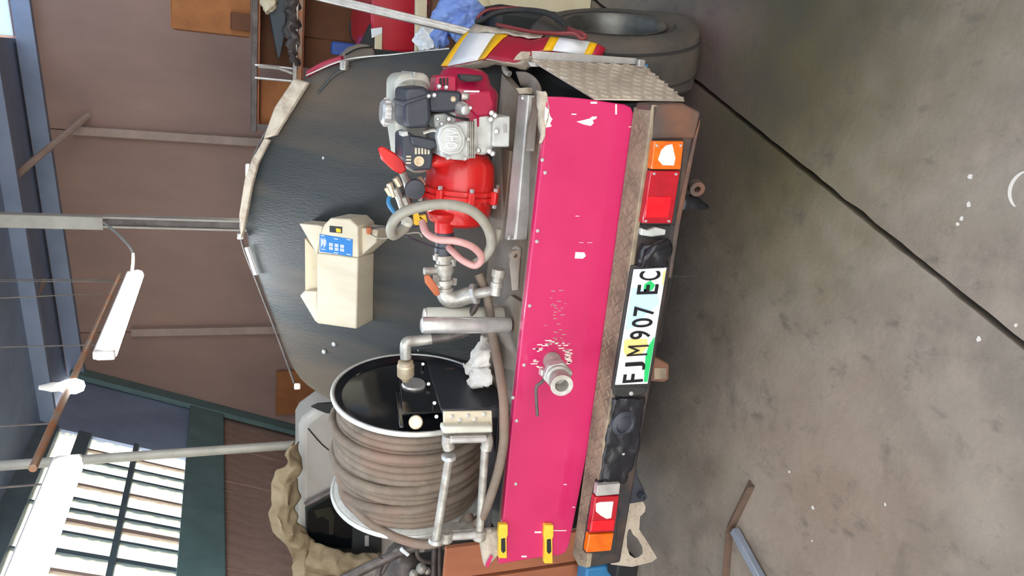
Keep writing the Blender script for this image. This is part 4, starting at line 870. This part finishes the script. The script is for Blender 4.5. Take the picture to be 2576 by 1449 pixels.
# --- loose cables over the flank
tag(obj('cable', tube([P(1196, 56, .95), P(1215, 50, .93), P(1250, 32, .9), P(1310, 25, .86), P(1372, 32, .68), P(1410, 52, .52), P(1424, 64, .46)], .012, 10, 8), RUBBER), 'black battery cable arching over the torn flank', 'cable')
tag(obj('cable', tube([P(1200, 46, 1.0), P(1225, 26, 1.0), P(1280, 20, .98), P(1330, 24, .85), P(1400, 45, .6), P(1430, 72, .46), P(1460, 82, .38), P(1474, 92, .36), P(1462, 97, .36), P(1444, 84, .38), P(1400, 84, .42), P(1340, 80, .5), P(1270, 66, .62), P(1250, 62, .7)], .0075, 8, 8), CABLER), 'dark red battery cable looping over the torn flank', 'cable')
# --- aluminium pole
pa, pb_ = P(1188, 84, .9), P(815, -6, 1.15); pd = (pb_-pa).normalized()
PO = thing('alloy_pole', pa, 'long grey aluminium bar leaning up to the right over the flank', 'pole')
fl_ = pd.cross(V((0, 1, 0))).normalized()
obj('bar', box((pa+pb_+pd*.5)/2, ((pb_+pd*.5-pa).length, .034, .04), (pd, fl_, pd.cross(fl_))), ALU, PO, bevel=.004)
for s in (-1, 1): obj('bar_bead', box((pa+pb_+pd*.5)/2+fl_*s*.008-pd.cross(fl_)*.021*(1 if pd.cross(fl_).y > 0 else -1), ((pb_+pd*.5-pa).length, .006, .006), (pd, fl_, pd.cross(fl_))), GALV, PO)
# --- dark tank and board on the floor at the right
def ground(name, pts, Y, d, m, label, cat, **k):      # a solid standing on the floor whose upper outline is seen
    bm = pp(pts, Y, d); return tag(obj(name, bm, m, **k), label, cat)
def fbox(x0, y0, x1, y1, Y, d, z0=None):
    a, b = P(x0, y1, Y), P(x1, y0, Y); return box(((a.x+b.x)/2, Y+d/2, ((z0 if z0 is not None else b.z)+a.z)/2), (abs(b.x-a.x), d, a.z-(z0 if z0 is not None else b.z)))
tag(obj('rubber_tub', fbox(1236, 22, 1362, 96, 1.3, .4, 0), DARK, bevel=.05, seg=4), 'black tub standing behind the tyre under the cables', 'tub')
tag(obj('timber_board', prism(NB(), [P(1206, -40, 2.0), P(1206, 22, 2.0), P(1414, 26, 2.0), P(1414, -40, 2.0)], V((0, .04, 0))), CARTOND, bevel=.005), 'dull brown board standing on the floor beyond the tyre', 'board')
tag(obj('white_tub', blob(P(1205, 28, 1.75), (.07, .07, .08), .1), CREAMP), 'white rounded tub beside the blue plastic bag', 'tub')
# --- blue bag
BG = thing('plastic_bag', P(1195, 40, 1.45), 'stuffed blue plastic bag lying beyond the flank', 'bag')
obj('bag_body', blob(P(1150, 40, 1.5), (.10, .12, .12), .3, 3.2, 5), BLUEBAG, BG)
obj('bag_fold', blob(P(1165, 68, 1.45), (.08, .08, .07), .4, 3.5, 5), BLUEBAG, BG)
obj('bag_corner', blob(P(1108, 92, 1.5), (.05, .05, .04), .4, 4, 4), BLUEBAG, BG)
a = P(1190, 60, 1.5); tag(obj('bench_box', box((.62, 1.98, a.z/2-.05), (.75, .5, a.z-.1)), CREAMP, bevel=.006), 'cream box carrying the blue plastic bag', 'box')
# --- red vehicle beyond
RV = thing('red_vehicle', V((P(1000, 60, 3).x+.4, 3.2, 0)), 'red vehicle parked beyond the right side of the truck', 'car')
a = P(930, 122, 3)
obj('body', pp([(934, 36), (944, -60), (1052, -60), (1046, 132), (956, 132), (948, 104), (936, 88)], 3, .9), REDCAR, RV, bevel=.02)
obj('white_edge', pp([(934, 72), (962, 68), (962, 84), (936, 96)], 2.985, .02), STRIPEW, RV, bevel=.004)
obj('white_post', pp([(944, 90), (962, 82), (961, 150), (943, 150)], 2.985, .03), CREAMP, RV, bevel=.004)
obj('dark_opening', pp([(904, 120), (932, 60), (942, 90), (944, 120)], 3.02, .06), DARK, RV)
obj('lower_body', box((P(1000, 60, 3).x+.55, 3.4, .4), (.8, .75, .5)), REDCAR, RV, bevel=.02)
for yq in (3.1, 3.7): obj('wheel', cyl((P(1000, 60, 3).x+.16, yq, .28), (P(1000, 60, 3).x+.34, yq, .28), .28, 24), TYRE, RV)
tag(obj('cream_post', box((P(1062, 60, 2.6).x, 2.6, 1.0), (.5, .05, .1)) if False else prism(NB(), [P(1048, -60, 2.6), P(1076, -60, 2.6), P(1074, 125, 2.6), P(1046, 130, 2.6)], V((0, .05, 0))), CREAMP, bevel=.005), 'cream painted board edge between the red vehicle and the blue bag', 'board')
bq = P(1085, 100, 2.4); tag(obj('pale_bag', blob(bq, (.07, .07, .09), .4, 7, 4), STRIPEW), 'pale crinkled plastic under the aluminium bar', 'bag')
tag(obj('support_crate', box((P(1060, 60, 2.6).x+.15, 2.5, P(1076, 60, 2.6).z/2-.01), (.75, .4, P(1076, 60, 2.6).z-.02)), CARTOND, bevel=.005), 'brown crate under the cream board edge', 'crate')
# --- grey seat back
SB = thing('seat_back', V((.05, 1.6, 0)), 'rounded grey vinyl seat back showing over the lid corner', 'seat')
bm = pp([(852, 158), (862, 138), (880, 120), (906, 110), (930, 112), (944, 128), (946, 170), (858, 175)], 1.5, .12); obj('cushion', bm, MUDGR, SB, bevel=.04, seg=4)
obj('seam', tube([P(868, 138, 1.495), P(900, 122, 1.49), P(936, 118, 1.495)], .003, 6), DARK, SB)
obj('seat_frame', box((P(900, 150, 1.5).x, 1.56, .62), (.12, .06, 1.24)), DARK, SB)

# --- steel rack with cartons at the back right
RK = thing('steel_rack', V((.6, 4.4, 0)), 'steel storage rack with rusty orange rail against the back wall', 'rack')
a, b = P(632, -80, 4.2), P(650, 332, 4.2); z1 = P(640, 150, 4.2).z
obj('upper_rail', box(((a.x+b.x)/2, 4.2, z1), (a.x-b.x, .05, .045)), SCRAP, RK, bevel=.004)
c, d = P(752, -80, 4.1), P(752, 190, 4.1); z2 = P(752, 100, 4.1).z
obj('lower_rail', box(((c.x+d.x)/2-.2, 4.1, z2), (c.x-d.x+.4, .05, .05)), RUSTP, RK, bevel=.004)
obj('rail_face', box(((c.x+d.x)/2-.2, 4.08, z2+.028), (c.x-d.x+.4, .04, .03)), GALV, RK, bevel=.003)
for y in (168, 200):
    p = P(690, y, 4.15); obj('upright_rod', cyl((p.x, 4.15, z2), (p.x, 4.15, z1), .012, 10), CHROME, RK)
obj('upright_rod', tube([P(650, 168, 4.14), P(700, 172, 4.13), P(748, 190, 4.12)], .012, 8, 3), GALV, RK)
for X in (b.x+.04, a.x-.1): obj('rack_leg', box((X, 4.22, z1/2), (.05, .05, z1)), SCRAP, RK)
obj('shelf_board', box(((a.x+b.x)/2, 4.6, z1-.03), (a.x-b.x, .8, .02)), BOARD, RK); obj('shelf_board', box(((c.x+d.x)/2-.2, 4.52, z2-.03), (c.x-d.x+.4, .8, .02)), BOARD, RK)
def carton(x0, y0, x1, y1, Y, d, m, z0, label):
    a, b = P(x0, y1, Y), P(x1, y0, Y); t = thing('carton', V(((a.x+b.x)/2, Y+d/2, z0)), label, 'box', 'cartons on the steel rack')
    h = a.z-z0; obj('body', box(((a.x+b.x)/2, Y+d/2, z0+h/2), (b.x-a.x, d, h)), m, t, bevel=.004)
    obj('lid_flap', box(((a.x+b.x)/2, Y+.1, z0+h+.003), (b.x-a.x-.01, .2, .006)), m, t); return t
carton(432, -70, 630, 71, 4.3, .5, CARTON, z1+.03, 'large brown carton standing on top of the rack')
carton(582, 36, 632, 74, 4.24, .05, CARTOND, z1+.03, 'low dark carton in front of the large carton on the rack top')
carton(655, 208, 748, 322, 4.3, .4, CARTON, z2-.01, 'orange brown carton behind the white rods of the rack')
carton(655, 20, 748, 160, 4.45, .35, CARTOND, z2-.01, 'dark brown carton behind the blue grey panel on the rack')
carton(766, -60, 900, 92, 4.5, .4, CARTOND, 0, 'dark carton under the orange rack rail, upper right')
carton(766, 99, 1000, 170, 4.52, .4, CARTOND, 0, 'dark carton under the orange rack rail, beside the grey canister')
ty2 = obj('dark_panel', prism(NB(), [P(676, -30, 4.15), P(676, 22, 4.15), P(688, 90, 4.15), P(700, 150, 4.15), P(706, 140, 4.15), P(716, 90, 4.15), P(722, 20, 4.15), P(722, -30, 4.15)], V((0, .05, 0))), DBLUE, bevel=.006); tag(ty2, 'blue grey tapering plastic panel hanging in the rack', 'panel')
tag(obj('scrap_heap', loft([P(718, 0, 4.1), P(722, 60, 4.1), P(724, 120, 4.1), P(730, 160, 4.1)], [P(748, 0, 4.08), P(748, 60, 4.08), P(748, 120, 4.08), P(748, 165, 4.08)], (0, -.05, 0), 10, .05, 14, 6), SCRAP, solid=.02), 'dark scrap pieces beside the blue grey panel on the rack', 'scrap')
tag(obj('cream_bag', blob(P(676, -2, 4.1), (.1, .08, .06), .3), CREAMP), 'cream lump on the rack at the picture edge', 'bag')
CI = thing('metal_canister', P(905, 70, 4.0), 'grey metal canister standing under the rack', 'canister')
a = P(880, 68, 4.0); obj('body', lathe((a.x, 4.0, 0), Z1, [(.13, 0), (.13, a.z-.12), (.1, a.z-.02), (.05, a.z)], 24), SCRAP, CI); obj('ring', lathe((a.x, 4.0, a.z-.1), Z1, [(.132, 0), (.136, .01), (.132, .02)], 24, closed=True), CHROME, CI)
obj('front_bolt', cyl((a.x-.02, 3.87, a.z-.2), (a.x-.02, 3.85, a.z-.2), .03, 14), DARK, CI)
a = P(855, 122, 3.9); tag(obj('blue_bottle', box((a.x, 3.95, a.z/2+.03), (.1, .1, a.z+.06)), BLUEC, bevel=.02), 'slim blue container beside the grey canister', 'container')
a, b = P(694, 1046, 5.9), P(800, 932, 5.9); CBD = tag(obj('cardboard_sheet', box(((a.x+b.x)/2, 5.93, a.z/2), (b.x-a.x, .03, a.z)), CARTON), 'orange brown cardboard sheet against the back wall behind the lid', 'cardboard')

# --- covered vehicle on the left
CV = thing('covered_vehicle', V((-2.7, 2.5, 0)), 'pale grey vehicle cab half covered by a khaki tarpaulin', 'car')
obj('cab_body', pp([(752, 1075), (762, 1056), (806, 1024), (870, 1018), (1040, 1018), (1200, 1018), (1200, 1460), (748, 1460), (752, 1300)], 2.05, .3), CAR, CV, bevel=.05, seg=3)
obj('window_frame', pp([(768, 1278), (850, 1234), (880, 1240), (960, 1300), (960, 1405), (770, 1398)], 2.03, .03), DARK, CV, bevel=.008)
obj('window_gasket', tube([P(768, 1270, 2.02), P(810, 1248, 2.02), P(852, 1226, 2.02)], .018, 8, 2), SCRAP, CV)
obj('cab_interior', pp([(775, 1290), (856, 1246), (880, 1262), (884, 1378), (776, 1376)], 2.025, .01), GLOSS, CV)
s_ = obj('seat', pp([(790, 1286), (832, 1276), (842, 1300), (838, 1345), (828, 1346), (828, 1312), (812, 1300), (798, 1304)], 2.012, .012), SEAT, CV, bevel=.003)
obj('window_glass', pp([(774, 1288), (856, 1244), (882, 1262), (886, 1380), (775, 1378)], 2.003, .004), GLASSD, CV)
obj('door_trim', pp([(890, 1262), (960, 1310), (960, 1400), (884, 1396)], 2.0, .03), DARK, CV, bevel=.006)
obj('door_catch', pp([(918, 1348), (928, 1348), (928, 1374), (918, 1374)], 1.99, .012), ALU, CV)
obj('panel_crease', tube([P(775, 1078, 2.045), P(812, 1120, 2.045), P(852, 1150, 2.045)], .004, 6, 3), DARK, CV)
obj('dark_rear_pad', pp([(782, 1024), (800, 1016), (860, 1012), (862, 1044), (820, 1040)], 2.04, .02), DARK, CV, bevel=.004)
for X in (-2.2, -3.2): obj('wheel', cyl((X-.1, 2.2, .33), (X+.1, 2.2, .33), .33, 24), TYRE, CV)
TP = thing('tarpaulin', V((-2.9, 2.0, 1.0)), 'crumpled khaki canvas tarpaulin draped over the grey cab', 'tarpaulin')
obj('draped_side', loft([P(738, 1100, 2.0), P(718, 1150, 1.95), P(694, 1200, 1.92), P(682, 1250, 1.92), P(690, 1310, 1.92), P(712, 1365, 1.92), P(722, 1410, 1.92), P(738, 1470, 1.92)], [P(752, 1100, 1.98), P(752, 1160, 1.98), P(752, 1205, 1.98), P(755, 1255, 1.98), P(764, 1310, 1.97), P(785, 1370, 1.97), P(830, 1420, 1.97), P(862, 1470, 1.97)], (0, -.06, .02), 26, .06, 5.5, 9), TARP, TP, solid=.006)
obj('draped_hem', loft([P(768, 1360, 1.95), P(800, 1374, 1.93), P(850, 1384, 1.92), P(910, 1388, 1.92), P(962, 1394, 1.95)], [P(800, 1450, 1.92), P(850, 1442, 1.92), P(890, 1430, 1.92), P(930, 1418, 1.92), P(964, 1404, 1.95)], (0, -.05, .01), 22, .045, 6.5, 9), TARP, TP, solid=.006)
# --- scrap machine at the lower left
SM = thing('scrap_machine', V((-2.7, 1.1, 0)), 'dusty grey scrap machine with pipes at the left of the reel', 'machine')
obj('grey_housing', blob(P(1010, 1430, 1.15), (.14, .14, .11), .1, 4, 4), SCRAP, SM)
obj('machine_leg', box((P(1010, 1460, 1.15).x-.05, 1.25, .45), (.16, .2, .9)), RUBBER, SM, bevel=.02)
for pts, r in (([(1105, 1352), (1060, 1368), (1000, 1392), (940, 1420), (860, 1460)], .026), ([(1060, 1372), (1010, 1380), (985, 1398), (960, 1440)], .016), ([(1094, 1372), (1092, 1410), (1090, 1460)], .016), ([(1106, 1370), (1106, 1460)], .014), ([(1048, 1372), (1052, 1400), (1070, 1412), (1090, 1415)], .012), ([(960, 1400), (955, 1430), (950, 1460)], .018)):
    obj('machine_pipe', tube([P(x, y, 1.0) for x, y in pts], r, 10, 4), SCRAP, SM)
obj('bright_clip', box(P(1018, 1388, .97), (.06, .02, .02), (V((.6, 0, .6)), Y1, V((-.6, 0, .6)))), STRIPEW, SM, bevel=.004)
for x, y, s in ((1060, 1430, .03), (1040, 1444, .024), (1075, 1436, .02)): obj('machine_bolt', blob(P(x, y, 1.0), (s, s, s), .1, 4, 2), GALV, SM)
# --- boards behind the truck's left side
BD = thing('plywood_boards', V((-2.3, .7, 0)), 'reddish brown plywood boards standing behind the truck at left', 'board')
a, b = P(1100, 1470, .68), P(1100, 1386, .68); zt2 = P(1095, 1420, .68).z; n_ = 4; wd = (b.x-a.x+.55)/n_
for i in range(n_): obj('board', box((a.x-.55+wd*(i+.5), .7+random.uniform(-.01, .01), zt2/2-random.uniform(0, .03)), (wd-.008, .03, zt2-.06)), BOARD, BD, bevel=.003)
a = P(1548, 1440, .55); tag(obj('blue_block', box((a.x, .58, .11), (.12, .1, .22)), BLUEP, bevel=.01), 'small blue block on the floor behind the left bumper end', 'block')
a = P(1585, 1436, .42); tag(obj('black_block', box((a.x, .46, .06), (.1, .1, .12)), DARK, bevel=.01), 'small black block on the floor beside the blue block', 'block')
# --- steel bits on the floor
e0, e1 = PZ(1893, 1216, 0), PZ(1838, 1330, 0); e2 = PZ(1826, 1480, 0)
r_ = .014
AB = thing('angle_iron', e0, 'rusty bent angle iron lying on the floor at lower left', 'steel bar')
SB_ = mat('rusty brown bar', (112, 88, 72), .75, .2, (86, 70, 62), 9)
d0 = (e1-e0).normalized(); d1 = (e2-e1).normalized()
def angle(p, q, nm):
    d = (q-p).normalized(); s = Z1.cross(d)
    bm = box((p+q)/2+Z1*.003, ((q-p).length, .036, .006), (d, s, Z1)); obj(nm, bm, SB_, AB)
    bm = box((p+q)/2+Z1*.017+s*.016, ((q-p).length, .005, .034), (d, s, Z1)); obj(nm, bm, SB_, AB)
angle(e0, e1, 'bar_flange'); angle(e1, e2, 'bar_flange')
g0, g1 = PZ(1848, 1333, .02), PZ(1925, 1475, .02)
d = (g1-g0).normalized(); tag(obj('flat_bar', box((g0+g1)/2+Z1*.002, ((g1-g0).length, .034, .03), (d, Z1.cross(d), Z1)), PIPEG, bevel=.004), 'blue grey painted bar lying against the rusty angle iron', 'steel bar')
